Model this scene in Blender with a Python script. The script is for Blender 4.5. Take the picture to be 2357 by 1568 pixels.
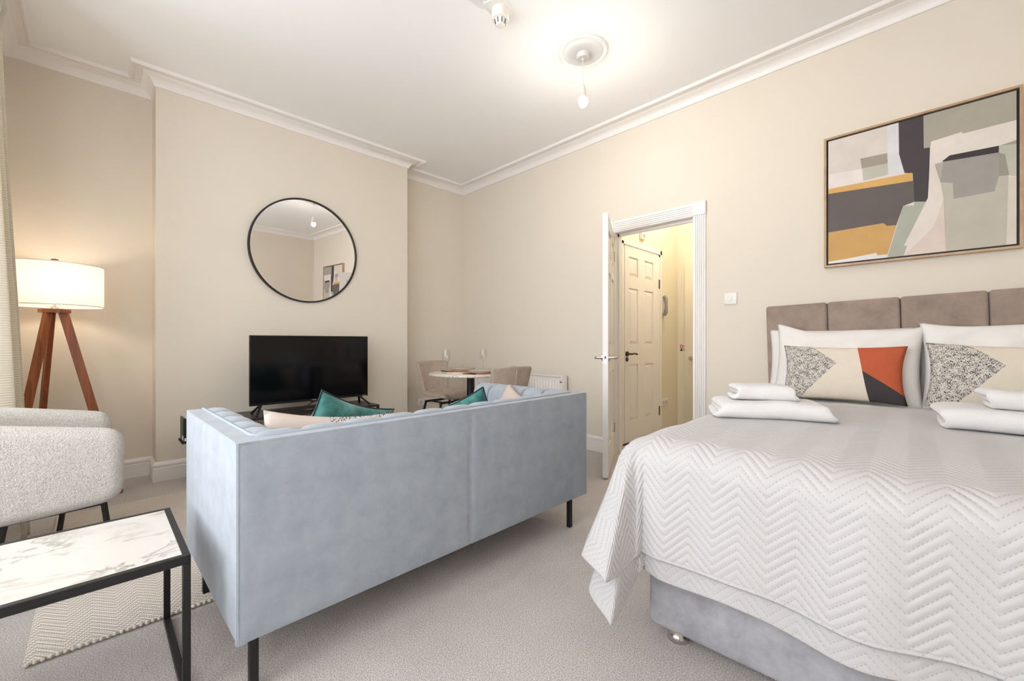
import bpy, bmesh, math, random
import numpy as np
from mathutils import Vector, Matrix
random.seed(4); rng = np.random.default_rng(7)
for o in list(bpy.data.objects): bpy.data.objects.remove(o)
S = bpy.context.scene; C = S.collection
R = math.radians
# ------------------------------------------------------------------ camera, sky, exposure
cam = bpy.data.cameras.new('camera'); camo = bpy.data.objects.new('camera', cam); C.objects.link(camo)
cam.sensor_width = 36; cam.sensor_fit = 'HORIZONTAL'; cam.lens = 36 * 972 / 2357
cam.shift_y = 4 / 2357; cam.clip_start = .02
camo.location = (0, 0, 1.03); camo.rotation_euler = (R(90), 0, R(45.45 - 90))
S.camera = camo
W = bpy.data.worlds.new('overcast_sky'); S.world = W; W.use_nodes = True
WB = W.node_tree.nodes['Background']; WB.inputs[0].default_value = (.93, .965, 1, 1); WB.inputs[1].default_value = 5.0
S.view_settings.view_transform = 'Standard'; S.view_settings.look = 'None'
S.view_settings.gamma = 1; S.view_settings.use_curve_mapping = False
S.view_settings.exposure = 0.4
def portal(loc, rot, sx, sy):
    l = bpy.data.lights.new('window_portal', 'AREA'); l.shape = 'RECTANGLE'; l.size = sx; l.size_y = sy
    l.cycles.is_portal = True
    o = bpy.data.objects.new('window_portal', l); o.location = loc; o.rotation_euler = rot; C.objects.link(o)
BAY = [(-.44, 3.45), (-1.15, 2.75), (-1.15, .15), (-.44, -.55)]          # plan of the bay window
for i in range(3):
    a, b = Vector(BAY[i]), Vector(BAY[i + 1]); m = (a + b) / 2; d = (b - a)
    n = Vector((-d.y, d.x)).normalized()                                    # into the room
    portal((m.x, m.y, 1.6), (R(90), 0, math.atan2(n.y, n.x) + R(90)), d.length - .16, 2.2)
# dimensions of the room
XW, YW, YC, CX0, CX1, YB, ZC = 3.375, 4.325, 4.07, .313, 2.41, -.85, 3.0
DY0, DY1, DZ = 1.38, 2.09, 2.025
# ------------------------------------------------------------------ materials
def lin(c):
    return tuple((v / 255 / 12.92 if v / 255 <= .04045 else ((v / 255 + .055) / 1.055) ** 2.4) for v in c) + (1,)
class NT:
    def __init__(s, name):
        s.m = bpy.data.materials.new(name); s.m.use_nodes = True; s.t = s.m.node_tree
        s.b = s.t.nodes['Principled BSDF']; s.out = s.t.nodes['Material Output']
    def n(s, typ, **kw):
        nd = s.t.nodes.new(typ)
        for k, v in kw.items(): setattr(nd, k, v)
        return nd
    def l(s, a, b): s.t.links.new(a, b)
    def put(s, inp, v):
        if hasattr(v, 'is_output'): s.l(v, inp)
        else: inp.default_value = v
    def math(s, op, a, b=0., c=0.):
        nd = s.n('ShaderNodeMath', operation=op)
        for i, v in enumerate((a, b, c)): s.put(nd.inputs[i], v)
        return nd.outputs[0]
    def mix(s, f, a, b):
        nd = s.n('ShaderNodeMix', data_type='RGBA')
        s.put(nd.inputs[0], f); s.put(nd.inputs[6], a); s.put(nd.inputs[7], b)
        return nd.outputs[2]
    def coord(s, kind='Object'): return s.n('ShaderNodeTexCoord').outputs[kind]
    def map(s, v, scale=(1, 1, 1), rot=(0, 0, 0)):
        nd = s.n('ShaderNodeMapping'); s.l(v, nd.inputs[0]); nd.inputs['Scale'].default_value = scale
        nd.inputs['Rotation'].default_value = rot; return nd.outputs[0]
    def noise(s, v, scale, detail=3, rough=.55, dist=0):
        nd = s.n('ShaderNodeTexNoise'); s.l(v, nd.inputs['Vector']); nd.inputs['Scale'].default_value = scale
        nd.inputs['Detail'].default_value = detail; nd.inputs['Roughness'].default_value = rough
        nd.inputs['Distortion'].default_value = dist; return nd.outputs[0]
    def voro(s, v, scale, feature='F1', out='Distance'):
        nd = s.n('ShaderNodeTexVoronoi', feature=feature); s.l(v, nd.inputs['Vector']); nd.inputs['Scale'].default_value = scale
        return nd.outputs[out]
    def ramp(s, f, stops):
        nd = s.n('ShaderNodeValToRGB'); s.l(f, nd.inputs[0]); e = nd.color_ramp.elements
        while len(e) < len(stops): e.new(.5)
        for q, (p, c) in zip(e, stops): q.position = p; q.color = c if len(c) == 4 else tuple(c) + (1,)
        return nd.outputs[0]
    def bump(s, h, strength=.3, dist=.002):
        nd = s.n('ShaderNodeBump'); nd.inputs['Strength'].default_value = strength; nd.inputs['Distance'].default_value = dist
        s.l(h, nd.inputs['Height']); s.l(nd.outputs[0], s.b.inputs['Normal'])
    def set(s, **kw):
        for k, v in kw.items(): s.put(s.b.inputs[k.replace('_', ' ')], v)
        return s
    def sep(s, v):
        nd = s.n('ShaderNodeSeparateXYZ'); s.l(v, nd.inputs[0]); return nd.outputs
def plain(name, c, rough=.5, metal=0, spec=.5, var=0, vs=8, bs=0, bstr=.2, bd=.001, sheen=0):
    t = NT(name); col = lin(c); t.set(Base_Color=col, Roughness=rough, Metallic=metal); t.b.inputs['Specular IOR Level'].default_value = spec
    if var:
        n = t.noise(t.coord(), vs, 4)
        a = tuple(x * (1 - var) for x in col[:3]) + (1,); b = tuple(min(1, x * (1 + var)) for x in col[:3]) + (1,)
        t.l(t.ramp(n, [(.3, a), (.7, b)]), t.b.inputs['Base Color'])
    if bs: t.bump(t.noise(t.coord(), bs, 3), bstr, bd)
    if sheen: t.set(Sheen_Weight=sheen, Sheen_Roughness=.4)
    return t.m
M = {}
M['wall'] = plain('wall_paint', (225, 215, 200), .75, bs=60, bstr=.05, var=.015, vs=1.5)
M['ceil'] = plain('ceiling_paint', (243, 241, 239), .85, bs=40, bstr=.04)
M['trim'] = plain('white_gloss_paint', (238, 233, 229), .35)
M['hallwall'] = plain('hall_paint', (226, 217, 196), .7)
M['black'] = plain('black_metal', (15, 14, 15), .5, var=.1, vs=40)
M['chrome'] = plain('chrome', (200, 198, 196), .18, 1)
M['brass'] = plain('dark_hinge_metal', (90, 82, 72), .35, 1)
M['plastic'] = plain('white_plastic', (236, 232, 226), .35)
M['tvblack'] = plain('tv_plastic', (14, 14, 15), .35)
M['screen'] = plain('tv_screen_glass', (4, 4, 5), .09, spec=.35)
def carpet():
    t = NT('carpet'); v = t.coord()
    n = t.noise(v, 230, 3, .75); n2 = t.noise(v, 3, 3); n3 = t.noise(v, 120, 2)
    a = t.ramp(n, [(.36, lin((158, 147, 141))), (.5, lin((208, 198, 192))), (.64, lin((242, 234, 230)))])
    w = t.ramp(n2, [(.3, (.9, .9, .9)), (.7, (1, 1, 1))])
    mx = t.n('ShaderNodeMix', data_type='RGBA', blend_type='MULTIPLY'); mx.inputs[0].default_value = 1
    t.l(a, mx.inputs[6]); t.l(w, mx.inputs[7]); t.l(mx.outputs[2], t.b.inputs['Base Color'])
    t.set(Roughness=.95, Sheen_Weight=.2); t.bump(t.math('ADD', n, t.math('MULTIPLY', n3, .6)), .8, .006)
    return t.m
M['carpet'] = carpet()
def velvet(name, c, c2, sheen=.35, sc=4, weave=0, stretch=(1, 1, 1)):
    t = NT(name); v = t.coord()
    n = t.noise(t.map(v, stretch), sc, 6, .68, .1); n2 = t.noise(v, 900 if not weave else weave, 2)
    t.l(t.ramp(n, [(.32, lin(c2)), (.68, lin(c))]), t.b.inputs['Base Color'])
    t.set(Roughness=.8, Sheen_Weight=sheen, Sheen_Roughness=.35); t.b.inputs['Specular IOR Level'].default_value = .2
    t.bump(t.math('ADD', n2, t.math('MULTIPLY', n, .5)), .25, .002); return t.m
M['sofa'] = velvet('pale_blue_grey_velvet', (168, 175, 183), (151, 158, 167), .2, 11, 600, (1, 1, 1))
M['piping'] = plain('sofa_piping', (158, 165, 174), .8)
M['headb'] = velvet('taupe_velvet', (168, 151, 140), (138, 122, 113), .35, 6, 700)
M['divan'] = velvet('grey_crushed_velvet', (184, 183, 187), (148, 147, 152), .35, 9, 700)
M['teal'] = velvet('teal_velvet', (92, 146, 140), (38, 94, 92), .7, 14, 500)
M['tealpipe'] = plain('dark_teal_piping', (14, 40, 40), .6)
M['beigefab'] = velvet('beige_chair_fabric', (190, 174, 158), (172, 156, 141), .2, 20, 800)
M['linen'] = plain('white_cotton', (230, 226, 222), .85, bs=900, bstr=.1, sheen=.1)
def boucle():
    t = NT('cream_boucle'); v = t.coord()
    a = t.noise(v, 210, 3, .65, .4); n = t.noise(v, 120, 2)
    t.l(t.ramp(a, [(.3, lin((186, 178, 168))), (.48, lin((218, 211, 203))), (.66, lin((238, 233, 226)))]), t.b.inputs['Base Color'])
    t.set(Roughness=.95, Sheen_Weight=.3); t.bump(t.math('ADD', a, t.math('MULTIPLY', n, .5)), 1., .009); return t.m
M['boucle'] = boucle()
def towel():
    t = NT('white_terry'); v = t.coord(); n = t.noise(v, 500, 2)
    t.set(Base_Color=lin((236, 233, 232)), Roughness=.95, Sheen_Weight=.4); t.bump(n, .7, .004); return t.m
M['towel'] = towel()
def marble(name, base, vein, sc):
    t = NT(name); v = t.coord()
    n = t.noise(t.map(v, (1, 1.6, 1), (0, 0, .5)), sc, 6, .62, 1.4)
    d = t.math('ABSOLUTE', t.math('SUBTRACT', n, .5)); n2 = t.noise(v, sc * .7, 3)
    e = t.math('MULTIPLY', t.math('SUBTRACT', 1, t.math('MULTIPLY', d, 22.)), t.math('MULTIPLY', t.math('SUBTRACT', n2, .40), 5.))
    e = t.math('MINIMUM', t.math('MAXIMUM', e, 0), 1)
    t.l(t.mix(e, lin(base), lin(vein)), t.b.inputs['Base Color']); t.set(Roughness=.28); return t.m
M['marble'] = marble('white_marble', (205, 200, 193), (140, 133, 124), 3.2)
M['marble2'] = marble('table_marble', (224, 214, 204), (176, 166, 160), 9)
def wood(name, c, c2, ax=(1, 1, .08), sc=30):
    t = NT(name); v = t.map(t.coord(), ax); n = t.noise(v, sc, 4, .6, 1)
    t.l(t.ramp(n, [(.3, lin(c2)), (.7, lin(c))]), t.b.inputs['Base Color']); t.set(Roughness=.42); return t.m
M['walnut'] = wood('walnut', (164, 92, 46), (112, 58, 27))
M['oak'] = wood('pale_oak', (196, 166, 132), (170, 138, 106), (.2, .2, .2), 40)
M['console'] = plain('black_brown_top', (38, 32, 31), .35)
M['rubber'] = plain('black_rubber', (20, 20, 22), .5)
M['gold'] = plain('stitch', (210, 205, 200), .7)
def emis(name, col, st):
    t = NT(name); t.set(Base_Color=(1, 1, 1, 1), Emission_Color=col, Emission_Strength=st); return t.m
M['bulb'] = emis('lit_bulb', (1, .945, .87, 1), 340)
M['globe'] = emis('lit_globe', (1, .85, .6, 1), 6)
def glass(name, tint=(1, 1, 1, 1), fac=.07):
    t = NT(name); g = t.n('ShaderNodeBsdfGlossy'); g.inputs['Roughness'].default_value = .02
    tr = t.n('ShaderNodeBsdfTransparent'); tr.inputs[0].default_value = tint
    fr = t.n('ShaderNodeLayerWeight'); fr.inputs[0].default_value = .5
    mx = t.n('ShaderNodeMixShader'); t.l(t.math('MULTIPLY_ADD', t.math('POWER', fr.outputs['Facing'], 3.), .7, fac), mx.inputs[0]); t.l(tr.outputs[0], mx.inputs[1]); t.l(g.outputs[0], mx.inputs[2])
    t.l(mx.outputs[0], t.out.inputs[0]); return t.m
M['pane'] = glass('window_glass'); M['glass'] = glass('wine_glass', (.95, .95, .95, 1), .09)
M['mirror'] = plain('mirror_silver', (236, 234, 232), .0, 1)
def shade():
    t = NT('lamp_shade_fabric'); d = t.n('ShaderNodeBsdfDiffuse'); d.inputs[0].default_value = lin((240, 232, 222))
    tr = t.n('ShaderNodeBsdfTranslucent'); tr.inputs[0].default_value = lin((246, 240, 230))
    mx = t.n('ShaderNodeMixShader'); mx.inputs[0].default_value = .45
    t.l(d.outputs[0], mx.inputs[1]); t.l(tr.outputs[0], mx.inputs[2]); t.l(mx.outputs[0], t.out.inputs[0]); return t.m
M['shade'] = shade()
def curtain_m():
    t = NT('curtain_fabric'); v = t.coord(); z = t.sep(v)[2]
    st = t.math('SINE', t.math('MULTIPLY', z, 520.))
    t.l(t.ramp(t.math('MULTIPLY_ADD', st, .5, .5), [(0, lin((212, 206, 194))), (1, lin((234, 229, 218)))]), t.b.inputs['Base Color'])
    t.set(Roughness=.9); t.bump(st, .4, .002)
    tr = t.n('ShaderNodeBsdfTranslucent'); tr.inputs[0].default_value = lin((236, 222, 190))
    mx = t.n('ShaderNodeMixShader'); mx.inputs[0].default_value = .3
    t.l(t.b.outputs[0], mx.inputs[1]); t.l(tr.outputs[0], mx.inputs[2]); t.l(mx.outputs[0], t.out.inputs[0]); return t.m
M['curtain'] = curtain_m()
def rug_m():
    t = NT('woven_rug'); x, y, z = t.sep(t.coord())
    def fr(v, p): return t.math('FRACT', t.math('DIVIDE', v, p))
    tri = t.math('ABSOLUTE', t.math('SUBTRACT', fr(t.math('ADD', x, 9.), .13), .5))
    ph = fr(t.math('ADD', t.math('ADD', y, 9.), t.math('MULTIPLY', tri, .16)), .026)
    a = t.math('SINE', t.math('MULTIPLY', x, 2 * math.pi / .0125)); b = t.math('SINE', t.math('MULTIPLY', y, 2 * math.pi / .0165))
    knot = t.math('MULTIPLY_ADD', t.math('MULTIPLY', a, b), .5, .5)
    c = t.mix(t.math('GREATER_THAN', ph, .6), lin((232, 224, 214)), lin((200, 189, 177)))
    c = t.mix(t.math('MULTIPLY', t.math('LESS_THAN', knot, .28), .5), c, lin((110, 98, 88)))
    t.l(c, t.b.inputs['Base Color']); t.set(Roughness=.95); t.bump(knot, .8, .004); return t.m
M['rug'] = rug_m()
M['rugedge'] = plain('rug_edge', (222, 212, 200), .95, var=.15, vs=90)
def quilt_m():
    t = NT('quilted_cotton'); u, v, _ = t.sep(t.coord('UV'))
    tri = t.math('MULTIPLY', t.math('ABSOLUTE', t.math('SUBTRACT', t.math('FRACT', t.math('DIVIDE', t.math('ADD', v, 7.), .14)), .5)), .14)
    ph = t.math('FRACT', t.math('DIVIDE', t.math('ADD', t.math('SUBTRACT', u, tri), 3.1), .0265))
    d = t.math('MINIMUM', ph, t.math('SUBTRACT', 1., ph))
    dash = t.math('GREATER_THAN', t.math('FRACT', t.math('DIVIDE', t.math('ADD', v, 7.), .0075)), .45)
    k = t.math('MULTIPLY', t.math('LESS_THAN', d, .045), dash)
    t.l(t.mix(k, lin((192, 189, 189)), lin((164, 160, 159))), t.b.inputs['Base Color'])
    t.set(Roughness=.7, Sheen_Weight=.15); t.bump(t.noise(t.coord(), 60, 3), .15, .004); return t.m
M['quilt'] = quilt_m()
def lumbar_m():
    t = NT('patchwork_weave'); u, v, _ = t.sep(t.coord('UV')); uv = t.coord('UV')
    n = t.noise(t.map(uv, (150, 24, 1), (0, 0, .12)), 1.6, 2, .6); n2 = t.noise(t.map(uv, (16, 8, 1)), 1.5, 2)
    bw = t.ramp(t.math('ADD', n, t.math('MULTIPLY', n2, .35)), [(.66, lin((222, 215, 206))), (.74, lin((70, 64, 64)))])
    w = t.noise(t.map(uv, (140, 60, 1)), 2, 2)
    cream = t.ramp(w, [(.3, lin((218, 206, 188))), (.7, lin((234, 224, 208)))])
    org = t.ramp(w, [(.3, lin((165, 72, 42))), (.7, lin((212, 108, 70)))])
    cha = t.ramp(w, [(.35, lin((44, 40, 43))), (.75, lin((84, 78, 80)))])
    ub = t.math('MINIMUM', t.math('SUBTRACT', .475, t.math('MULTIPLY', t.math('SUBTRACT', v, .65), .643)), t.math('MULTIPLY_ADD', v, .4538, .18))
    c = t.mix(t.math('LESS_THAN', u, ub), cream, bw)
    dark = t.mix(t.math('GREATER_THAN', v, t.math('SUBTRACT', .52, t.math('MULTIPLY', t.math('SUBTRACT', u, .68), 1.16))), cha, org)
    c = t.mix(t.math('GREATER_THAN', u, t.math('SUBTRACT', .73, t.math('MULTIPLY', v, .1))), c, dark)
    t.l(c, t.b.inputs['Base Color']); t.set(Roughness=.9); t.bump(t.math('ADD', n, w), .5, .003); return t.m
M['lumbar'] = lumbar_m()
def speck():
    t = NT('speckled_weave'); uv = t.coord('UV'); u, v, _ = t.sep(uv)
    n = t.noise(t.map(uv, (40, 40, 1)), 2, 2, .7)
    s = t.ramp(n, [(.5, lin((200, 188, 180))), (.56, lin((70, 60, 58)))])
    d = t.math('ABSOLUTE', t.math('SUBTRACT', u, v))
    t.l(t.mix(t.math('LESS_THAN', u, .48), s, lin((194, 180, 170))), t.b.inputs['Base Color']); t.set(Roughness=.9); return t.m
M['speck'] = speck()
M['plate'] = plain('stoneware', (222, 206, 194), .3); M['platerim'] = plain('grey_glaze', (120, 118, 112), .3)
M['mat'] = plain('woven_placemat', (206, 172, 140), .9, var=.1, vs=90); M['cutlery'] = plain('black_cutlery', (30, 28, 28), .3, .6)
M['napkin'] = plain('linen_napkin', (226, 206, 190), .9)
M['green'] = plain('dark_green_card', (22, 66, 50), .45)
M['red'] = plain('red_print', (196, 40, 34), .5); M['white'] = plain('white_print', (240, 238, 234), .5); M['purple'] = plain('purple_button', (96, 60, 170), .4)
M['grey'] = plain('grey_plastic', (150, 146, 142), .5)
# ------------------------------------------------------------------ mesh helpers
def link(name, me, mat, parent=None, smooth=False):
    o = bpy.data.objects.new(name, me); C.objects.link(o)
    if mat is not None and not me.materials: me.materials.append(mat)
    if smooth is True: me.polygons.foreach_set('use_smooth', [True] * len(me.polygons))
    elif smooth: me.polygons.foreach_set('use_smooth', [True] * len(me.polygons)); me.set_sharp_from_angle(angle=R(smooth))
    if parent: o.parent = parent
    return o
def raw(name, V, F, mat, parent=None, smooth=False):
    me = bpy.data.meshes.new(name); me.from_pydata([tuple(v) for v in V], [], F); me.update(); return link(name, me, mat, parent, smooth)
def frombm(name, bm, mat, parent=None, smooth=False):
    bmesh.ops.recalc_face_normals(bm, faces=bm.faces)
    me = bpy.data.meshes.new(name); bm.to_mesh(me); bm.free(); return link(name, me, mat, parent, smooth)
def addbox(bm, x0, x1, y0, y1, z0, z1, bev=0, seg=2):
    r = bmesh.ops.create_cube(bm, size=1)
    bmesh.ops.scale(bm, vec=(abs(x1 - x0), abs(y1 - y0), abs(z1 - z0)), verts=r['verts'])
    bmesh.ops.translate(bm, vec=((x0 + x1) / 2, (y0 + y1) / 2, (z0 + z1) / 2), verts=r['verts'])
    if bev:
        es = set(e for v in r['verts'] for e in v.link_edges)
        bmesh.ops.bevel(bm, geom=list(es), offset=bev, segments=seg, profile=.5, affect='EDGES')
def box(name, x0, x1, y0, y1, z0, z1, mat, parent=None, bev=0, seg=2):
    bm = bmesh.new(); addbox(bm, x0, x1, y0, y1, z0, z1, bev, seg)
    return frombm(name, bm, mat, parent, 40 if bev else False)
def boxes(name, L, mat, parent=None, bev=0):
    bm = bmesh.new()
    for b in L: addbox(bm, *b, bev)
    return frombm(name, bm, mat, parent, 40 if bev else False)
def addtube(bm, P, r, n=8, closed=False, cap=True):
    P = [Vector(p) for p in P]; N = len(P); rings = []
    rr = r if isinstance(r, (list, tuple)) else [r] * N
    prev = None
    for i in range(N):
        a = P[(i - 1) % N] if (closed or i > 0) else P[i]; b = P[(i + 1) % N] if (closed or i < N - 1) else P[i]
        t = (b - a).normalized()
        if prev is None:
            u = t.orthogonal().normalized()
        else:
            u = (prev - t * prev.dot(t)).normalized()
        prev = u; w = t.cross(u)
        rings.append([bm.verts.new(P[i] + (u * math.cos(k * 2 * math.pi / n) + w * math.sin(k * 2 * math.pi / n)) * rr[i]) for k in range(n)])
    for i in range(N if closed else N - 1):
        A, B = rings[i], rings[(i + 1) % N]
        for k in range(n): bm.faces.new((A[k], A[(k + 1) % n], B[(k + 1) % n], B[k]))
    if cap and not closed:
        bm.faces.new(rings[0][::-1]); bm.faces.new(rings[-1])
def tube(name, P, r, mat, parent=None, n=8, closed=False):
    bm = bmesh.new(); addtube(bm, P, r, n, closed); return frombm(name, bm, mat, parent, 50)
def addsq(bm, a, b, w, h, up=(0, 0, 1)):
    """square bar from a to b, w wide, h high"""
    a, b = Vector(a), Vector(b); t = (b - a).normalized(); u = Vector(up)
    if abs(t.dot(u)) > .95: u = Vector((1, 0, 0))
    s = t.cross(u).normalized() * w / 2; v = s.cross(t).normalized() * h / 2
    q = [bm.verts.new(p + i * s + j * v) for p in (a, b) for i, j in ((-1, -1), (1, -1), (1, 1), (-1, 1))]
    for f in ((0, 1, 2, 3), (7, 6, 5, 4), (0, 4, 5, 1), (1, 5, 6, 2), (2, 6, 7, 3), (3, 7, 4, 0)): bm.faces.new([q[i] for i in f])
def bar(name, a, b, w, h, mat, parent=None, up=(0, 0, 1), bev=.002):
    bm = bmesh.new(); addsq(bm, a, b, w, h, up)
    if bev: bmesh.ops.bevel(bm, geom=list(bm.edges), offset=bev, segments=1, affect='EDGES')
    return frombm(name, bm, mat, parent)
def lathe(name, prof, mat, parent=None, n=32, cx=0, cy=0, smooth=50, ring=False):
    V, F = [], []
    for (r, z) in prof:
        for k in range(n):
            a = 2 * math.pi * k / n; p = (cx + r * math.cos(a), cy + r * math.sin(a), z)
            V.append(p)
    m = len(prof)
    for i in range(m - 1):
        for k in range(n): F.append((i * n + k, i * n + (k + 1) % n, (i + 1) * n + (k + 1) % n, (i + 1) * n + k))
    if prof[0][0] > 1e-5 and not ring: F.append(tuple(range(n))[::-1])
    if prof[-1][0] > 1e-5 and not ring: F.append(tuple((m - 1) * n + k for k in range(n)))
    bm = bmesh.new(); vs = [bm.verts.new(v) for v in V]
    for f in F: bm.faces.new([vs[i] for i in f])
    bmesh.ops.remove_doubles(bm, verts=bm.verts, dist=1e-6)
    return frombm(name, bm, mat, parent, smooth)
def gridmesh(name, G, mat, parent=None, uv=None, smooth=True, th=0, closed_u=False):
    """G: (n,m,3) points -> quads; th>0 gives it thickness along -normal"""
    n, m = G.shape[:2]
    def quads(off, flip):
        i, j = np.meshgrid(np.arange(n if closed_u else n - 1), np.arange(m - 1), indexing='ij')
        i2 = (i + 1) % n
        q = np.stack([i * m + j, i2 * m + j, i2 * m + j + 1, i * m + j + 1], -1).reshape(-1, 4) + off
        return q[:, ::-1] if flip else q
    V = G.reshape(-1, 3); Fs = [quads(0, False)]
    if th:
        du = np.gradient(G, axis=0); dv = np.gradient(G, axis=1); N = np.cross(du, dv)
        N /= np.linalg.norm(N, axis=2, keepdims=True) + 1e-12
        V = np.vstack([V, (G - N * th).reshape(-1, 3)]); Fs.append(quads(n * m, True)); k = n * m
        b = [i * m for i in range(n)] + [(n - 1) * m + j for j in range(1, m)] + [i * m + m - 1 for i in range(n - 2, -1, -1)] + [j for j in range(m - 2, 0, -1)]
        b = np.array(b); b2 = np.roll(b, -1)
        Fs.append(np.stack([b2, b, b + k, b2 + k], -1))
    F = np.vstack(Fs); me = bpy.data.meshes.new(name)
    me.vertices.add(len(V)); me.vertices.foreach_set('co', V.astype(np.float32).ravel())
    me.loops.add(F.size); me.loops.foreach_set('vertex_index', F.astype(np.int32).ravel())
    me.polygons.add(len(F)); me.polygons.foreach_set('loop_start', np.arange(0, F.size, 4, dtype=np.int32))
    me.update(calc_edges=True); me.validate()
    if uv is not None:
        U = uv.reshape(-1, 2); U = np.vstack([U, U]) if th else U
        l = me.uv_layers.new(name='UVMap'); l.data.foreach_set('uv', U[F.ravel()].astype(np.float32).ravel())
    return link(name, me, mat, parent, smooth)
def thing(name, label, cat, loc=(0, 0, 0), rz=0, group=None):
    o = bpy.data.objects.new(name, None); C.objects.link(o); o.empty_display_size = .05
    o.location = loc; o.rotation_euler = (0, 0, rz); return tag(o, label, cat, group)
def tag(o, label, cat, group=None):
    o['label'] = label; o['category'] = cat
    if group: o['group'] = group
    return o
def struct(o, label=None):
    o['kind'] = 'structure'
    if label: o['label'] = label
    return o
def sempty(name, label=None, loc=(0, 0, 0), rz=0):
    o = bpy.data.objects.new(name, None); C.objects.link(o); o.location = loc; o.rotation_euler = (0, 0, rz); return struct(o, label)
def sweep(name, path, prof, mat, closed=False):
    """sweep a profile [(offset into room, z)] along a plan path; the room lies right of the path"""
    P = [Vector(p) for p in path]; n = len(P); rings = []
    for i in range(n):
        d1 = (P[i] - P[i - 1]).normalized() if (i > 0 or closed) else (P[1] - P[0]).normalized()
        d2 = (P[(i + 1) % n] - P[i]).normalized() if (i < n - 1 or closed) else d1
        n1 = Vector((d1.y, -d1.x)); n2 = Vector((d2.y, -d2.x)); mt = (n1 + n2) / (1 + n1.dot(n2))
        rings.append([(P[i].x + mt.x * o, P[i].y + mt.y * o, z) for o, z in prof])
    V = [v for r in rings for v in r]; m = len(prof); F = []
    for i in range(n if closed else n - 1):
        j = (i + 1) % n
        for k in range(m - 1): F.append((i * m + k, i * m + k + 1, j * m + k + 1, j * m + k))
    if not closed: F += [tuple(range(m))[::-1], tuple((n - 1) * m + k for k in range(m))]
    bm = bmesh.new(); vs = [bm.verts.new(v) for v in V]
    for f in F: bm.faces.new([vs[i] for i in f])
    return frombm(name, bm, mat, None, 35)
# ------------------------------------------------------------------ room shell
struct(box('floor', -1.3, 5.3, YB - .15, YW + .15, -.06, 0, M['carpet']), 'beige wool carpet over the whole floor')
struct(box('ceiling', -1.3, 5.3, YB - .15, YW + .15, ZC, ZC + .1, M['ceil']), 'flat white painted ceiling')
struct(box('wall_left', -.55, XW, YW, YW + .12, 0, ZC, M['wall']), 'cream alcove wall beside the chimney breast')
struct(box('wall_chimney', CX0, CX1, YC, YW, 0, ZC, M['wall']), 'cream chimney breast behind the television')
struct(boxes('wall_right', [(XW, XW + .12, YB - .12, DY0 - .03, 0, ZC), (XW, XW + .12, DY1 + .03, YW + .12, 0, ZC), (XW, XW + .12, DY0 - .03, DY1 + .03, DZ + .03, ZC)], M['wall']), 'cream wall with the doorway and the bed')
struct(box('wall_back', -.55, XW, YB - .12, YB, 0, ZC, M['wall']), 'plain cream wall seen in the mirror')
struct(boxes('wall_window', [(-.56, -.44, BAY[0][1], YW, 0, ZC), (-.56, -.44, YB, BAY[3][1], 0, ZC), (-.56, -.44, BAY[3][1], BAY[0][1], 2.86, ZC)], M['wall']), 'cream wall around the bay window')
for i in range(3):                                                         # bay: low wall, window above
    a, b = Vector(BAY[i]), Vector(BAY[i + 1]); d = b - a; L = d.length; an = math.atan2(d.y, d.x)
    # local x along the wall, +y into the room
    r = sempty('wall_bay_%d' % (i + 1), 'low bay wall under the window', (a.x, a.y, 0), an)
    boxes('bay_masonry', [(-.04, L + .04, -.12, 0, 0, .5), (-.04, L + .04, -.12, 0, 2.7, 2.86), (-.04, .08, -.12, 0, .5, 2.7), (L - .08, L + .04, -.12, 0, .5, 2.7)], M['wall'], r)
    w = sempty('window_%d' % (i + 1), 'white sash window of the bay', (a.x, a.y, 0), an)
    x0, x1 = .08, L - .08
    boxes('window_frame', [(x0, x0 + .06, -.1, -.03, .5, 2.7), (x1 - .06, x1, -.1, -.03, .5, 2.7), (x0, x1, -.1, -.03, .5, .57), (x0, x1, -.1, -.03, 2.64, 2.7), (x0, x1, -.09, -.04, 1.58, 1.63)], M['trim'], w)
    if i == 1: boxes('mullion', [(x0 + (x1 - x0) * k / 2 - .03, x0 + (x1 - x0) * k / 2 + .03, -.1, -.03, .57, 2.64) for k in (1,)], M['trim'], w)
    box('pane', x0 + .05, x1 - .05, -.068, -.062, .56, 2.65, M['pane'], w)
    box('window_sill', x0 - .02, x1 + .02, -.03, .04, .47, .5, M['trim'], w)
struct(raw('ceiling_bay', [(-.44, BAY[0][1], 2.86), (-1.25, 2.8, 2.86), (-1.25, .1, 2.86), (-.44, BAY[3][1], 2.86), (-.44, BAY[0][1], 2.9), (-1.25, 2.8, 2.9), (-1.25, .1, 2.9), (-.44, BAY[3][1], 2.9)], [(0, 1, 2, 3), (7, 6, 5, 4), (0, 4, 5, 1), (1, 5, 6, 2), (2, 6, 7, 3), (3, 7, 4, 0)], M['ceil']), 'lower ceiling of the bay window')
ROOM = [(-.44, YW), (CX0, YW), (CX0, YC), (CX1, YC), (CX1, YW), (XW, YW), (XW, YB), (-.44, YB)]
cor = [(0, 2.918), (.012, 2.918), (.014, 2.928), (.02, 2.942), (.032, 2.957), (.05, 2.97), (.07, 2.978), (.075, 2.984), (.12, 2.987), (.124, 2.979), (.136, 2.977), (.143, 2.983), (.145, 3.0)]
struct(sweep('trim_1', ROOM, cor, M['trim'], True), 'white coved plaster cornice around the ceiling')
bb = [(.018, 0), (.018, .095), (.014, .1), (.014, .112), (.02, .115), (.02, .124), (.012, .136), (.004, .142), (0, .142)]
struct(sweep('baseboard_left', ROOM[:6], bb, M['trim']), 'white moulded skirting along the chimney breast')
struct(sweep('baseboard_right', [(XW, YW), (XW, DY1 + .1)], bb, M['trim']), 'white moulded skirting beside the doorway')
struct(sweep('baseboard_bed', [(XW, DY0 - .1), (XW, YB)], bb, M['trim']), 'white skirting behind the bed')
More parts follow.
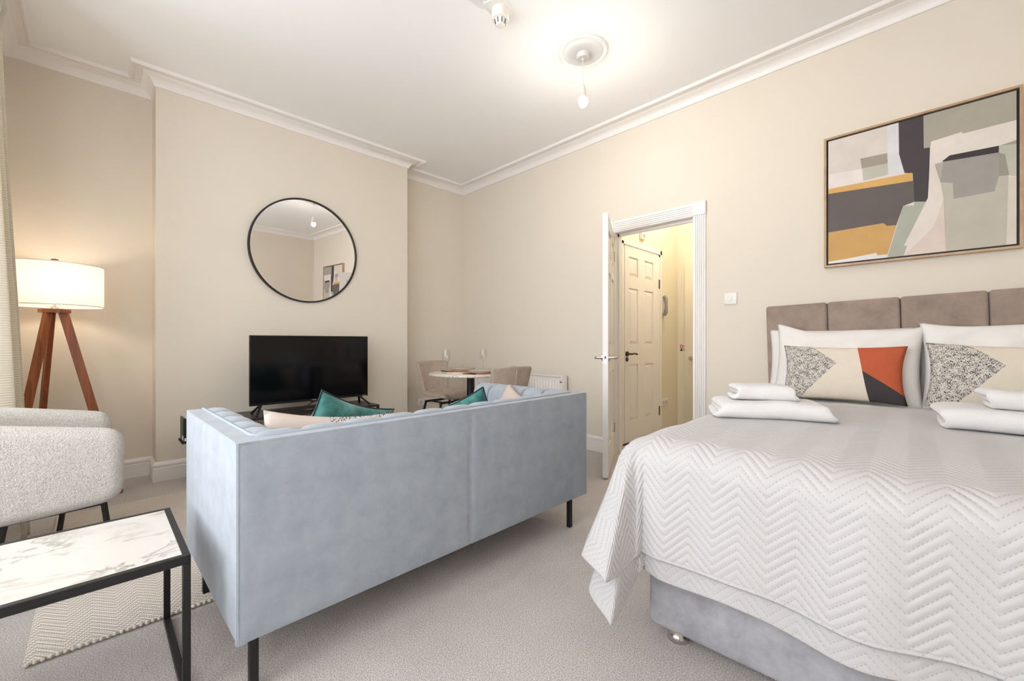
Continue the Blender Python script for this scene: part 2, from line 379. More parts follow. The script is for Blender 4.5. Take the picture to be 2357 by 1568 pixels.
struct(sweep('baseboard_back', [(XW, YB), (-.44, YB)], bb, M['trim']), 'white skirting on the back wall')
# door lining and fluted architrave
dr = sempty('trim_2', 'white fluted door surround with square corner blocks', (XW, DY0, 0))
OW = DY1 - DY0
boxes('door_lining', [(-.004, .124, -.03, 0, 0, DZ), (-.004, .124, OW, OW + .03, 0, DZ), (-.004, .124, -.03, OW + .03, DZ, DZ + .03), (.055, .075, 0, .014, 0, DZ), (.055, .075, OW - .014, OW, 0, DZ), (.055, .075, 0, OW, DZ - .022, DZ)], M['trim'], dr)
def flutes(name, a0, a1, z0, z1, vert):
    L = []; n = 5; L.append((-.012, 0, a0, a1, z0, z1)); w = ((a1 - a0) if vert else (z1 - z0)) - .02; s = w / n
    for k in range(n):
        o = .01 + s * k + s * .14; e = o + s * .72
        L.append((-.019, -.011, a0 + o, a0 + e, z0, z1) if vert else (-.019, -.011, a0, a1, z0 + o, z0 + e))
    return boxes(name, L, M['trim'], dr)
flutes('architrave_leg', -.1, -.004, 0, DZ + .004, True); flutes('architrave_leg', OW + .004, OW + .1, 0, DZ + .004, True)
flutes('architrave_head', -.004, OW + .004, DZ + .004, DZ + .105, False)
for y0 in (-.103, OW + .001): box('corner_block', -.024, 0, y0, y0 + .102, DZ + .002, DZ + .108, M['trim'], dr, .003)
# panelled doors
def panel_door(o, w, h, t, pan, swap=False):
    """leaf from x=0..w, y=0..t; recessed panels on both faces"""
    xs = sorted(set([0, w] + [p[i] for p in pan for i in (0, 1)]))
    bm = bmesh.new(); addbox(bm, 0, w, .011, t - .011, 0, h)
    cols = [(0, pan[0][0]), (pan[0][1], pan[1][0]), (pan[1][1], w)]
    for a, b in cols:
        for y0, y1 in ((0, .012), (t - .012, t)): addbox(bm, a, b, y0, y1, 0, h)
    zs = [0] + [z for p in pan[::2] for z in (p[2], p[3])] + [h]
    for p in (0, 1):
        for k in range(0, len(zs), 2):
            for y0, y1 in ((0, .012), (t - .012, t)): addbox(bm, pan[p][0], pan[p][1], y0, y1, zs[k], zs[k + 1])
    frombm('door_leaf', bm, M['trim'], o)
    for x0, x1, z0, z1 in pan:
        for f in (0, 1):
            g = .012; ya, yb = (.0105, .002) if f == 0 else (t - .0105, t - .002)
            V = [(x0 + g, ya, z0 + g), (x1 - g, ya, z0 + g), (x1 - g, ya, z1 - g), (x0 + g, ya, z1 - g)]
            q = g + .028
            V += [(x0 + q, yb, z0 + q), (x1 - q, yb, z0 + q), (x1 - q, yb, z1 - q), (x0 + q, yb, z1 - q)]
            bm = bmesh.new(); vs = [bm.verts.new(v) for v in V]
            for fc in ((0, 1, 2, 3), (4, 5, 6, 7), (0, 1, 5, 4), (1, 2, 6, 5), (2, 3, 7, 6), (3, 0, 4, 7)): bm.faces.new([vs[i] for i in fc])
            frombm('panel', bm, M['trim'], o)
def lever(o, x, y, z, sy, sx, mat, plate=False):
    bm = bmesh.new()
    addtube(bm, [(x, y, z), (x, y + sy * .012, z)], .026, 16)
    addtube(bm, [(x, y, z), (x, y + sy * .04, z), (x, y + sy * .052, z), (x + sx * .012, y + sy * .058, z), (x + sx * .05, y + sy * .058, z + .004), (x + sx * .105, y + sy * .056, z - .004)], [.012, .010, .010, .010, .008, .011], 10)
    if plate: addtube(bm, [(x, y, z - .055), (x, y + sy * .008, z - .055)], .022, 14)
    return frombm('handle', bm, mat, o, 50)
hx, hy, fx, fy = 3.358, 2.085, 2.728, 1.747
an = math.atan2(fy - hy, fx - hx); L = math.hypot(fx - hx, fy - hy)
# local x from hinge to free edge; local y = right-hand side is the face towards the doorway
d1 = sempty('door_1', 'white six panel door standing open into the room', (hx, hy, .012), an)
pans = lambda w: [(.1, w / 2 - .05, .22, .78), (w / 2 + .05, w - .1, .22, .78), (.1, w / 2 - .05, 1.0, 1.56), (w / 2 + .05, w - .1, 1.0, 1.56), (.1, w / 2 - .05, 1.68, 1.88), (w / 2 + .05, w - .1, 1.68, 1.88)]
panel_door(d1, L, 1.99, .04, pans(L))
for c in d1.children: c.location.y = -.04
for c in d1.children: c.location.y = -.04
lever(d1, L - .06, 0, .9, 1, -1, M['chrome']); lever(d1, L - .06, -.04, .9, -1, -1, M['chrome'])
box('latch_plate', L - .001, L + .002, -.032, -.008, .86, .945, M['chrome'], d1); box('latch_bolt', L, L + .009, -.026, -.014, .893, .913, M['brass'], d1)
for z in (.2, 1.75): box('hinge', -.006, .004, -.004, .004, z, z + .09, M['brass'], d1)
# hallway beyond the doorway
HX = 5.09; HY = 2.27
struct(box('wall_hall_left', XW + .12, HX + .1, HY, HY + .1, 0, ZC, M['hallwall']), 'cream hallway wall with the white panelled door')
struct(box('wall_hall_end', HX, HX + .1, 1.0, HY, 0, ZC, M['hallwall']), 'cream end wall of the hallway')
struct(box('wall_hall_right', XW + .12, HX, 1.0, 1.1, 0, ZC, M['hallwall']), 'cream hallway wall opposite the panelled door')
d2 = sempty('door_2', 'closed white six panel door in the hallway', (3.78, HY - .045, .012))
w2 = .73
p2 = [(.08, .265, .21, .79), (.40, .595, .21, .79), (.08, .265, .99, 1.57), (.40, .595, .99, 1.57), (.08, .265, 1.69, 1.89), (.40, .595, 1.69, 1.89)]
panel_door(d2, w2, 1.975, .035, p2)
lever(d2, .035, 0, .9, -1, 1, M['brass'], True)
for z in (.2, 1.62): box('hinge', w2 - .006, w2 + .012, -.006, .004, z, z + .1, M['brass'], d2)
fr = sempty('trim_3', 'white moulded frame of the hallway door', (3.78, HY, 0))
for k, (o, q) in enumerate(((0, .022), (.025, .03), (.045, .02))):
    boxes('frame_moulding', [(-.005 - o - .03, -.005 - o, -q - .02, 0, 0, 1.99 + o + .03), (w2 + .005 + o, w2 + .005 + o + .03, -q - .02, 0, 0, 1.99 + o + .03), (-.005 - o - .03, w2 + .035 + o, -q - .02, 0, 1.99 + o, 1.99 + o + .03)], M['trim'], fr)
box('gap_shade_strip', -.05, w2 + .05, -.06, 0, 0, .012, M['black'], fr)  # black strip stands in for the dark gap under the door
d3 = sempty('door_3', 'plain cream door at the end of the hallway', (HX, 1.42, .01))
box('door_leaf', -.03, 0, 0, .75, 0, 1.98, M['hallwall'], d3, .003)
kn = lathe('knob', [(0, -.006), (.022, -.006), (.024, .0), (.012, .004), (.01, .02), (.022, .028), (.026, .038), (.02, .048), (0, .05)], M['chrome'], d3, 16); kn.location = (-.036, .66, .83); kn.rotation_euler = (0, R(-90), 0)
# ------------------------------------------------------------------ fittings on walls and ceiling
def socket(name, label, loc, rz, group=None):
    """faces local -y"""
    t = thing(name, label, 'socket', loc, rz, group)
    box('face_plate', -.073, .073, -.012, 0, -.043, .043, M['plastic'], t, .003)
    for sx in (-.036, .036):
        boxes('pin_holes', [(sx - .004, sx + .004, -.0135, -.012, .004, .018), (sx - .016, sx - .006, -.0135, -.012, -.012, -.006), (sx + .006, sx + .016, -.0135, -.012, -.012, -.006)], M['rubber'], t)
        box('rocker', sx * .45 - .007, sx * .45 + .007, -.016, -.012, .018, .036, M['plastic'], t, .001)
    return t
socket('wall_socket', 'white double socket on the alcove wall behind the dining chair', (2.77, YW, .32), 0)
socket('wall_socket', 'white double socket low on the hallway wall', (4.73, HY, .33), 0)
t = thing('light_switch', 'white single light switch with two screws between doorway and bed', 'light switch', (XW, 1.10, 1.355), R(-90))
box('face_plate', -.043, .043, -.01, 0, -.043, .043, M['plastic'], t, .003)
box('rocker', -.011, .011, -.016, -.01, -.018, .018, M['plastic'], t, .002)
for s in (-.03, .03): tube('screw', [(s, -.0095, 0), (s, -.0115, 0)], .004, M['chrome'], t, 10)
t = thing('intercom_phone', 'white wall intercom handset with hanging cord in the hallway', 'intercom', (4.67, HY, 1.32), 0)
box('base', -.05, .05, -.03, 0, .02, .24, M['plastic'], t, .006)
tube('handset', [(-.02, -.04, .02), (-.02, -.06, .05), (-.02, -.066, .13), (-.02, -.06, .21), (-.02, -.04, .24)], [.02, .022, .016, .022, .02], M['grey'], t, 10)
tube('cord', [(.0, -.02, .02), (.01, -.025, -.05), (.02, -.025, -.12), (.0, -.025, -.16), (-.03, -.025, -.14), (-.035, -.025, -.05), (-.02, -.04, .02)], .004, M['plastic'], t, 6)
t = thing('door_chime', 'small white box high on the hallway wall above the door', 'chime', (4.2, HY, 2.14), 0)
box('case', -.045, .045, -.03, 0, 0, .11, M['plastic'], t, .004); box('grille', -.02, .02, -.033, -.03, .02, .05, M['grey'], t)
t = thing('notice_sticker', 'small red, white and black notice on the hallway end wall', 'notice', (HX, 2.205, .92), 0)
box('card', -.004, 0, -.034, .034, 0, .085, M['white'], t); box('red_panel', -.0055, -.004, 0, .03, .03, .08, M['red'], t); box('white_mark', -.0065, -.0055, .01, .02, .04, .07, M['white'], t)
box('black_panel', -.0055, -.004, 0, .03, .004, .024, M['black'], t)
for k in range(3): box('print_line', -.0055, -.004, -.03, -.006, .012 + k * .025, .02 + k * .025, (M['green'], M['red'], M['green'])[k], t)
t = thing('hall_lamp', 'round flush lamp on the hallway ceiling', 'lamp', (4.3, 1.7, ZC), 0)
lathe('base', [(0, 0), (.12, 0), (.12, -.03), (.1, -.04), (0, -.04)], M['plastic'], t)
lathe('glass_dome', [(.1, -.04), (.11, -.06), (.09, -.1), (.05, -.125), (0, -.13)], M['globe'], t)
def point(loc, e, col, r, parent=None):
    l = bpy.data.lights.new('lamp_light', 'POINT'); l.energy = e; l.color = col; l.shadow_soft_size = r
    o = bpy.data.objects.new('lamp_light', l); o.location = loc; C.objects.link(o)
    if parent: o.parent = parent
point((0, 0, -.2), 21, (1, .92, .78), .06, t)
# pendant
PX, PY = 2.35, 1.70
t = thing('pendant_light', 'bare lit bulb hanging on a short flex from a round plaster rose', 'pendant light', (PX, PY, ZC), 0)
lathe('ceiling_rose', [(0, 0), (.165, 0), (.165, -.006), (.155, -.014), (.145, -.008), (.135, -.006), (.125, -.014), (.115, -.02), (.1, -.02), (.0, -.021)], M['ceil'], t, 48)
lathe('flex_cup', [(0, -.02), (.045, -.02), (.045, -.045), (.04, -.052), (.012, -.054), (.008, -.062), (0, -.062)], M['plastic'], t)
tube('flex', [(0, 0, -.055), (-.004, .003, -.12), (-.004, .004, -.18), (.0, .0, -.235)], .0032, M['plastic'], t)
lathe('lamp_holder', [(0, -.225), (.007, -.225), (.012, -.24), (.017, -.25), (.018, -.285), (.02, -.286), (.02, -.295), (.015, -.296), (0, -.296)], M['plastic'], t, 20)
lathe('bulb', [(.026, -.3235), (.0285, -.335), (.029, -.348), (.0255, -.362), (.0165, -.373), (0, -.377)], M['bulb'], t, 20)
lathe('bulb_collar', [(0, -.285), (.016, -.286), (.02, -.298), (.029, -.31), (.0305, -.322), (.026, -.324), (0, -.324)], M['plastic'], t, 24)  # opaque collar added to keep the bulb's upward light off the rose
t = thing('smoke_detector', 'white round smoke detector with slotted nose on the ceiling', 'smoke detector', (1.70, 1.825, ZC), R(20))
box('mounting_plate', -.085, .06, -.07, .07, -.008, 0, M['plastic'], t, .003)
lathe('base', [(0, -.008), (.05, -.008), (.05, -.022), (.046, -.03), (.052, -.032), (.052, -.06), (.044, -.068), (0, -.068)], M['plastic'], t, 40)
lathe('nose', [(0, -.066), (.034, -.067), (.026, -.1), (.022, -.104), (0, -.105)], M['plastic'], t, 32)
for k in range(8):
    a = k * math.pi / 4; bar('vent_slot', (.0345 * math.cos(a), .0345 * math.sin(a), -.071), (.0275 * math.cos(a), .0275 * math.sin(a), -.096), .004, .003, M['rubber'], t, (math.cos(a), math.sin(a), .3), 0)
# mirror
t = thing('round_mirror', 'round wall mirror with thin black frame above the television', 'mirror', (1.365, YC - .02, 1.86), R(.75)); t.rotation_euler = (R(1.1), 0, R(1.2))
m = lathe('frame', [(.455, .012), (.468, .012), (.468, -.022), (.462, -.024), (.455, -.022), (.455, .012)], M['black'], t, 96, ring=True); m.rotation_euler = (R(90), 0, 0)
m = lathe('mirror_glass', [(0, .012), (.455, .012), (.455, -.002), (0, -.002)], M['mirror'], t, 96, smooth=30); m.rotation_euler = (R(-90), 0, 0)
# picture
t = thing('abstract_painting', 'framed abstract painting in grey, ochre and cream above the headboard', 'painting', (XW, .118, 1.51), R(-90))
PW, PH = .82, .826
boxes('frame', [(-PW / 2, PW / 2, -.04, 0, 0, .012), (-PW / 2, PW / 2, -.04, 0, PH - .012, PH), (-PW / 2, -PW / 2 + .012, -.04, 0, .012, PH - .012), (PW / 2 - .012, PW / 2, -.04, 0, .012, PH - .012)], M['oak'], t)
box('shadow_gap', -PW / 2 + .012, PW / 2 - .012, -.022, -.004, .012, PH - .012, M['black'], t)
cw, ch = PW - .044, PH - .044
cv = box('canvas', -cw / 2, cw / 2, -.034, -.012, .022, PH - .022, plain('canvas_white', (222, 212, 204), .8), t)
SH = [((213, 203, 194), [(0.0, 1.0), (0.363, 1.0), (0.365, 0.792), (0.204, 0.799), (0.215, 0.716), (0.0, 0.731)]),
((214, 213, 215), [(0.363, 1.0), (0.428, 1.0), (0.431, 0.762), (0.459, 0.614), (0.372, 0.629)]),
((160, 150, 137), [(0.204, 0.799), (0.364, 0.793), (0.367, 0.715), (0.214, 0.719)]),
((189, 187, 172), [(0.214, 0.719), (0.367, 0.715), (0.37, 0.628), (0.223, 0.619)]),
((226, 216, 210), [(0.0, 0.731), (0.215, 0.716), (0.223, 0.619), (0.0, 0.611)]),
((70, 62, 66), [(0.428, 1.0), (0.562, 1.0), (0.565, 0.763), (0.596, 0.76), (0.593, 0.611), (0.587, 0.403), (0.575, 0.374), (0.515, 0.385), (0.505, 0.599), (0.461, 0.614), (0.431, 0.762)]),
((168, 162, 148), [(0.562, 1.0), (1.0, 1.0), (1.0, 0.807), (0.759, 0.802), (0.753, 0.815), (0.601, 0.799), (0.598, 0.762), (0.567, 0.763)]),
((224, 214, 205), [(0.601, 0.799), (0.753, 0.815), (0.759, 0.802), (1.0, 0.807), (1.0, 0.676), (0.927, 0.663), (0.695, 0.669), (0.658, 0.641), (0.62, 0.63), (0.665, 0.376), (0.677, 0.0), (0.457, 0.0), (0.474, 0.069), (0.457, 0.077), (0.585, 0.39), (0.594, 0.61)]),
((60, 50, 55), [(0.658, 0.641), (0.695, 0.671), (0.925, 0.664), (0.923, 0.619), (0.664, 0.636)]),
((160, 153, 147), [(0.664, 0.636), (0.922, 0.618), (0.927, 0.468), (0.905, 0.365), (0.714, 0.361), (0.711, 0.472), (0.649, 0.494)]),
((178, 170, 160), [(0.62, 0.63), (0.664, 0.636), (0.649, 0.494)]),
((155, 149, 138), [(0.922, 0.619), (0.951, 0.598), (0.969, 0.456), (0.926, 0.46)]),
((190, 188, 175), [(0.927, 0.663), (1.0, 0.65), (1.0, 0.439), (0.969, 0.456), (0.951, 0.598), (0.923, 0.619)]),
((165, 157, 147), [(0.927, 0.663), (1.0, 0.676), (1.0, 0.65)]),
((190, 183, 168), [(0.649, 0.494), (0.711, 0.472), (0.714, 0.361), (0.905, 0.365), (0.927, 0.459), (0.965, 0.455), (0.955, 0.0), (0.68, 0.0), (0.665, 0.376)]),
((214, 204, 193), [(0.965, 0.445), (1.0, 0.435), (1.0, 0.0), (0.956, 0.0)]),
((214, 168, 100), [(0.0, 0.611), (0.502, 0.605), (0.507, 0.543), (0.0, 0.572)]),
((100, 92, 88), [(0.0, 0.572), (0.507, 0.543), (0.515, 0.388), (0.454, 0.371), (0.415, 0.235), (0.361, 0.241), (0.343, 0.266), (0.0, 0.256)]),
((200, 158, 98), [(0.0, 0.256), (0.343, 0.266), (0.361, 0.241), (0.415, 0.235), (0.365, 0.025), (0.306, 0.026), (0.302, 0.045), (0.147, 0.028), (0.0, 0.016)]),
((172, 174, 160), [(0.454, 0.371), (0.512, 0.361), (0.515, 0.388), (0.575, 0.374), (0.457, 0.077), (0.474, 0.069), (0.457, 0.0), (0.365, 0.0)]),
((226, 221, 217), [(0.0, 0.016), (0.147, 0.028), (0.302, 0.045), (0.306, 0.026), (0.365, 0.025), (0.363, 0.0), (0.0, 0.0)]),
((216, 200, 188), [(0.665, 0.376), (0.677, 0.0), (0.457, 0.0), (0.617, 0.188)])]
for k, (c, pts) in enumerate(SH):
    bm = bmesh.new(); y = -.0342 - k * .00006
    bm.free(); co = [(-cw / 2 + u * cw, y, .022 + v * ch) for u, v in pts]
    from mathutils.geometry import tessellate_polygon
    tr = []
    for f in tessellate_polygon([[Vector((c_[0], c_[2], 0)) for c_ in co]]):
        a, b, c2 = [Vector((co[i][0], co[i][2])) for i in f]
        tr.append(f if (b - a).cross(c2 - a) > 0 else f[::-1])
    me = bpy.data.meshes.new('paint_patch'); me.from_pydata(co, [], tr); me.update()
    link('paint_patch', me, plain('paint_%d' % k, c, .75, var=.06, vs=9, bs=120, bstr=.1), cv)
# radiator
t = thing('radiator', 'white panel radiator under the wine glasses by the door wall', 'radiator', (XW, 3.285, .18), R(-90))
RL, RH = 1.34, .52                                     # local x along wall, -y into room
n = 420; xs = np.linspace(-RL / 2 + .02, RL / 2 - .02, n); zs = np.array([.012, .03, .05, .065, RH - .075, RH - .06, RH - .04, RH - .012])
prof = np.array([0, 0, .3, 1, 1, .3, 0, 0.])
G = np.zeros((n, len(zs), 3))
rid = .5 - .5 * np.cos((xs + RL / 2) / .0385 * 2 * math.pi)
G[..., 0] = xs[:, None]; G[..., 2] = zs[None]; G[..., 1] = -.1 - .009 * prof[None] * (rid[:, None] ** .6)
gridmesh('front_panel', G, M['trim'], t, th=.004)
box('back_panel', -RL / 2 + .02, RL / 2 - .02, -.05, -.04, .012, RH - .012, M['trim'], t)
for s in (-1, 1): box('side_panel', s * RL / 2 - (.02 if s > 0 else 0), s * RL / 2 + (.02 if s < 0 else 0), -.112, -.03, 0, RH, M['trim'], t, .003)
boxes('top_grille', [(-RL / 2 + .01, RL / 2 - .01, -.112, -.105, RH - .014, RH), (-RL / 2 + .01, RL / 2 - .01, -.037, -.03, RH - .014, RH)] + [(-RL / 2 + .02 + k * .022, -RL / 2 + .026 + k * .022, -.106, -.036, RH - .008, RH - .001) for k in range(59)], M['trim'], t)
bv = lathe('bleed_valve', [(0, 0), (.012, 0), (.012, .01), (.006, .012), (.006, .018), (0, .018)], M['chrome'], t, 16); bv.location = (RL / 2 - .01, -.108, RH - .06)
bv.rotation_euler = (R(90), 0, 0)
for x in (-.5, .46): box('bracket', x, x + .04, -.05, -.001, .05, RH - .05, M['trim'], t)
tube('pipe', [(RL / 2 + .01, -.07, .03), (RL / 2 + .04, -.07, .03), (RL / 2 + .05, -.07, .0), (RL / 2 + .05, -.07, -.175)], .009, M['chrome'], t)
# ------------------------------------------------------------------ curtain
t = thing('curtain', 'cream ribbed curtain drawn to the side of the bay window', 'curtain', (-.322, 3.27, 0), 0)
nz, ny = 60, 160; z = np.linspace(.015, 2.78, nz); s = np.linspace(-1, 1, ny)
G = np.zeros((ny, nz, 3)); wid = .12 - .02 * (z / 2.8); sh = .01 - .075 * (z / 2.8)
amp = .058 - .022 * np.clip(z / 2.8, 0, 1) + .02 * np.clip((z - 2.62) / .1, 0, 1)
G[..., 1] = s[:, None] * wid[None]; G[..., 0] = (np.sin(s * 2.6 * math.pi + 1.0) * (1 + .2 * np.sin(3 * s)))[:, None] * amp[None] + sh[None]
G[..., 0] += (.008 * np.sin(s * 7 + 1))[:, None] * np.sin(z * 2.1)[None]; G[..., 2] = z[None]
gridmesh('drape', G, M['curtain'], t, th=.004)
G2 = G[:, -6:, :].copy(); G2[..., 2] = np.linspace(2.7, 2.79, 6)[None]; G2[..., 0] *= 1.12
gridmesh('pleat_tape', G2, M['curtain'], t, th=.004)
t = thing('curtain_pole', 'white curtain track across the bay window', 'curtain pole', (-.40, 1.45, 2.82), 0)
tube('track', [(.03, -2.0, 0), (.03, 2.02, 0)], .012, M['trim'], t); 
for y in (-1.9, 0, 1.9): box('bracket', -.04, .035, y - .01, y + .01, -.006, .045, M['trim'], t)
# ------------------------------------------------------------------ floor lamp
t = thing('floor_lamp', 'walnut tripod floor lamp with lit white drum shade in the alcove', 'floor lamp', (-.19, 3.98, 0), 0)
for k in range(3):
    a = R(110 + 120 * k); c, s_ = math.cos(a), math.sin(a)
    bar('leg', (.04 * c, .04 * s_, 1.222), (.305 * c, .305 * s_, 0), .026, .045, M['walnut'], t, (c, s_, .3), .003)
bm = bmesh.new(); bmesh.ops.create_cone(bm, cap_ends=True, segments=6, radius1=.075, radius2=.075, depth=.022, matrix=Matrix.Translation((0, 0, 1.229)) @ Matrix.Rotation(R(20), 4, 'Z'))
frombm('tripod_head', bm, M['walnut'], t)
lathe('stem', [(0, 1.238), (.02, 1.238), (.02, 1.256), (.008, 1.26), (.008, 1.525), (0, 1.525)], M['chrome'], t, 16)
n = 64; G = np.zeros((n, 7, 3)); th = np.linspace(0, 2 * math.pi, n, endpoint=False); zz = np.linspace(1.262, 1.522, 7)
G[..., 0] = .228 * np.cos(th)[:, None]; G[..., 1] = .228 * np.sin(th)[:, None]; G[..., 2] = zz[None]
sd = gridmesh('lamp_shade', G, M['shade'], t, closed_u=True)
for z in (1.262, 1.522): tube('shade_rim', [(.229 * math.cos(a), .229 * math.sin(a), z) for a in th], .0035, M['white'], sd, 6, True)
bm = bmesh.new()
for k in range(3):
    a = R(30 + 120 * k); addtube(bm, [(0, 0, 1.51), (.226 * math.cos(a), .226 * math.sin(a), 1.52)], .0025, 6)
frombm('spider', bm, M['chrome'], sd)
lathe('finial', [(0, 1.522), (.008, 1.524), (.008, 1.532), (.021, 1.538), (.023, 1.55), (.015, 1.562), (0, 1.565)], M['walnut'], t, 20)
lathe('bulb', [(0, 1.33), (.014, 1.33), (.03, 1.37), (.03, 1.4), (.015, 1.42), (0, 1.425)], emis('warm_bulb', (1, .86, .66, 1), 8), t, 16)
point((0, 0, 1.4), 6.5, (1, .87, .70), .05, t)
# ------------------------------------------------------------------ rug
RX0, RX1, RY0, RY1 = -.165, 2.15, 2.03, 3.62
t = thing('area_rug', 'cream and taupe chevron woven rug lying under the sofa', 'rug', ((RX0 + RX1) / 2, (RY0 + RY1) / 2, 0), 0)
box('pile', RX0 - (RX0 + RX1) / 2, RX1 - (RX0 + RX1) / 2, -(RY1 - RY0) / 2, (RY1 - RY0) / 2, .001, .013, M['rug'], t, .004)
bm = bmesh.new(); hx_, hy_ = (RX1 - RX0) / 2, (RY1 - RY0) / 2
for k in range(int(2 * hx_ / .017)):
    for sy in (-1, 1):
        bmesh.ops.create_icosphere(bm, subdivisions=1, radius=.0085, matrix=Matrix.Translation((-hx_ + .008 + k * .017, sy * hy_, .0085)) @ Matrix.Diagonal((.8, 1.3, .8, 1)))
e = frombm('edge_loops', bm, M['rugedge'], t, True); e['kind'] = 'stuff'
# ------------------------------------------------------------------ sofa
SW, SD, SZ0, SZ1 = 1.718, .85, .165, .742
sofa = thing('sofa', 'pale blue grey velvet two seat sofa with channelled back', 'sofa', (.283, 1.398, 0), R(.8))
bnd = .058
def soft_panel(name, w, h, t, mat, parent, wr=0):
    """upholstered slab with a slightly proud outer face: x 0..w, z 0..h, y -bulge..t"""
    nx, nz = 60, 30; x = np.linspace(0, w, nx); zc = np.linspace(0, h, nz)
    ex = np.minimum(x, w - x)[:, None]; ez = np.minimum(zc, h - zc)[None]
    d = np.minimum(ex, ez); rr = .0035; k = np.clip(d / rr, 0, 1); off = rr * (1 - np.sqrt(1 - (1 - k) ** 2))
    G = np.zeros((nx, nz, 3)); G[..., 0] = x[:, None]; G[..., 2] = zc[None]
    G[..., 1] = rr - np.sqrt(np.clip(1 - (1 - k) ** 2, 0, 1)) * rr
    if wr: G[..., 1] -= .004 * np.sin(math.pi * x / w)[:, None] * np.sin(math.pi * zc / h)[None]
    return gridmesh(name, G, mat, parent, th=t, smooth=40)
boxes('inner_frame', [(.0025, SW - .0025, .0025, SD - .02, SZ0 + .004, .30), (.0025, .06, .0025, SD - .02, .3, SZ1 - .012), (SW - .06, SW - .0025, .0025, SD - .02, .3, SZ1 - .012), (.06, SW - .06, .0025, .08, .3, SZ1 - .012)], M['sofa'], sofa)
hw = SW / 2 - .003
for k in (0, 1):
    p = soft_panel('back_panel', hw, SZ1 - SZ0, .02, M['sofa'], sofa, 1); p.location = (k * (SW / 2 + .003), 0, SZ0)
p = soft_panel('side_panel', SD, SZ1 - SZ0, .02, M['sofa'], sofa, 1); p.rotation_euler = (0, 0, R(-90)); p.location = (0, SD, SZ0)
p = soft_panel('side_panel', SD, SZ1 - SZ0, .02, M['sofa'], sofa, 1); p.rotation_euler = (0, 0, R(90)); p.location = (SW, 0, SZ0)
boxes('top_band', [(.002, SW - .002, .002, bnd, SZ1 - .03, SZ1), (.002, bnd, bnd - .001, SD - .006, SZ1 - .03, SZ1), (SW - bnd, SW - .002, bnd - .001, SD - .006, SZ1 - .03, SZ1)], M['sofa'], sofa)
for x in (0, SW - bnd - .05): box('arm_front', x + .004, x + bnd + .046, SD - .03, SD, SZ0, SZ1 - .004, M['sofa'], sofa, .012, 3)
pp = [(bnd, SD - .01), (bnd, .1), (bnd + .012, bnd + .012), (.1, bnd), (SW / 2, bnd - .008), (SW - .1, bnd), (SW - bnd - .012, bnd + .012), (SW - bnd, .1), (SW - bnd, SD - .01)]
tube('piping', [(x, y, SZ1 + .001) for x, y in pp], .0055, M['piping'], sofa, 8)
# one tufted channel: from the piping over the top and down the inside; x across, y inwards
def channel(w):
    pr = [(0, 0), (.012, .006), (.03, .009), (.06, .006), (.085, -.006), (.104, -.028), (.114, -.06), (.118, -.12), (.12, -.2), (.122, -.3)]
    pr = np.array(pr); nx = 11; u = np.linspace(-1, 1, nx)
    tn = np.gradient(pr, axis=0); nn = np.stack([-tn[:, 1], tn[:, 0]], 1); nn /= np.linalg.norm(nn, axis=1, keepdims=True)
    nn *= np.where(nn[:, 1:2] < -.2, -1, 1)
    G = np.zeros((nx, len(pr), 3)); G[..., 0] = (u * w / 2)[:, None]
    b = -.016 * np.abs(u) ** 5; f = np.linspace(0, 1, len(pr)); f = np.clip(f * 5, .15, 1)
    G[..., 1] = pr[None, :, 0] + b[:, None] * (nn[:, 0] * f)[None]; G[..., 2] = pr[None, :, 1] + b[:, None] * (nn[:, 1] * f)[None]
    return G
nb = 11; wb = (SW - 2 * bnd) / nb
c0 = gridmesh('back_channel', channel(wb), M['sofa'], sofa, th=.02); c0.location = (bnd + wb / 2, bnd, SZ1)
for k in range(1, nb):
    c = c0.copy(); C.objects.link(c); c.parent = sofa; c.location = (bnd + wb * (k + .5), bnd, SZ1)
na = 5; wa = (SD - bnd - .05) / na; a0 = None
for s in (0, 1):
    for k in range(na):
        if a0 is None: a0 = c = gridmesh('arm_channel', channel(wa), M['sofa'], sofa, th=.02)
        else: c = a0.copy(); C.objects.link(c); c.parent = sofa
        c.rotation_euler = (0, 0, R(-90) if s == 0 else R(90)); c.location = (bnd if s == 0 else SW - bnd, bnd + .02 + wa * (k + .5), SZ1)
for k in (0, 1): box('seat_cushion', .17 + k * .682, .17 + (k + 1) * .682 - .004, .17, SD - .01, .30, .445, M['sofa'], sofa, .03, 3)
for x, y in ((.05, .035), (1.60, .035), (.045, .7), (1.60, .7)):
    bar('leg', (x, y, SZ0 + .01), (x, y, .0 if y < .5 else .0135), .024, .024, M['black'], sofa)
# cushions
def pillow_grid(w, h, t, pinch=.08, n=26, p=2.6, q=.55, sag=0, seed=0, crease=.0):
    u = np.linspace(-1, 1, n); U, V = np.meshgrid(u, u, indexing='ij')
    X = w / 2 * U * (1 - pinch * (1 - V * V) * U * U); Y = h / 2 * V * (1 - pinch * (1 - U * U) * V * V)
    T = (1 - np.abs(U) ** p) ** q * (1 - np.abs(V) ** p) ** q
    r = np.random.default_rng(seed); ph = r.uniform(0, 6, 8)
    wr = sum(np.sin((3 + k) * U + (2 + 1.7 * k) * V * (-1) ** k + ph[k]) for k in range(4)) / 4
    wr2 = sum(np.sin((9 + 4 * k) * U * (1 if k % 2 else -1) + (6 + 5 * k) * V + ph[k + 4]) for k in range(3)) / 3
    T = T * (1 + .10 * wr + crease * 1.2 * wr2) + crease * wr * (1 - np.maximum(np.abs(U), np.abs(V)) ** 6)
    Y = Y - sag * (1 - U * U) * (V > 0) * V + .35 * sag * np.sin(5 * U + seed) * (V > 0) * V * V
    return X, Y, t / 2 * T, (U + 1) / 2, (V + 1) / 2
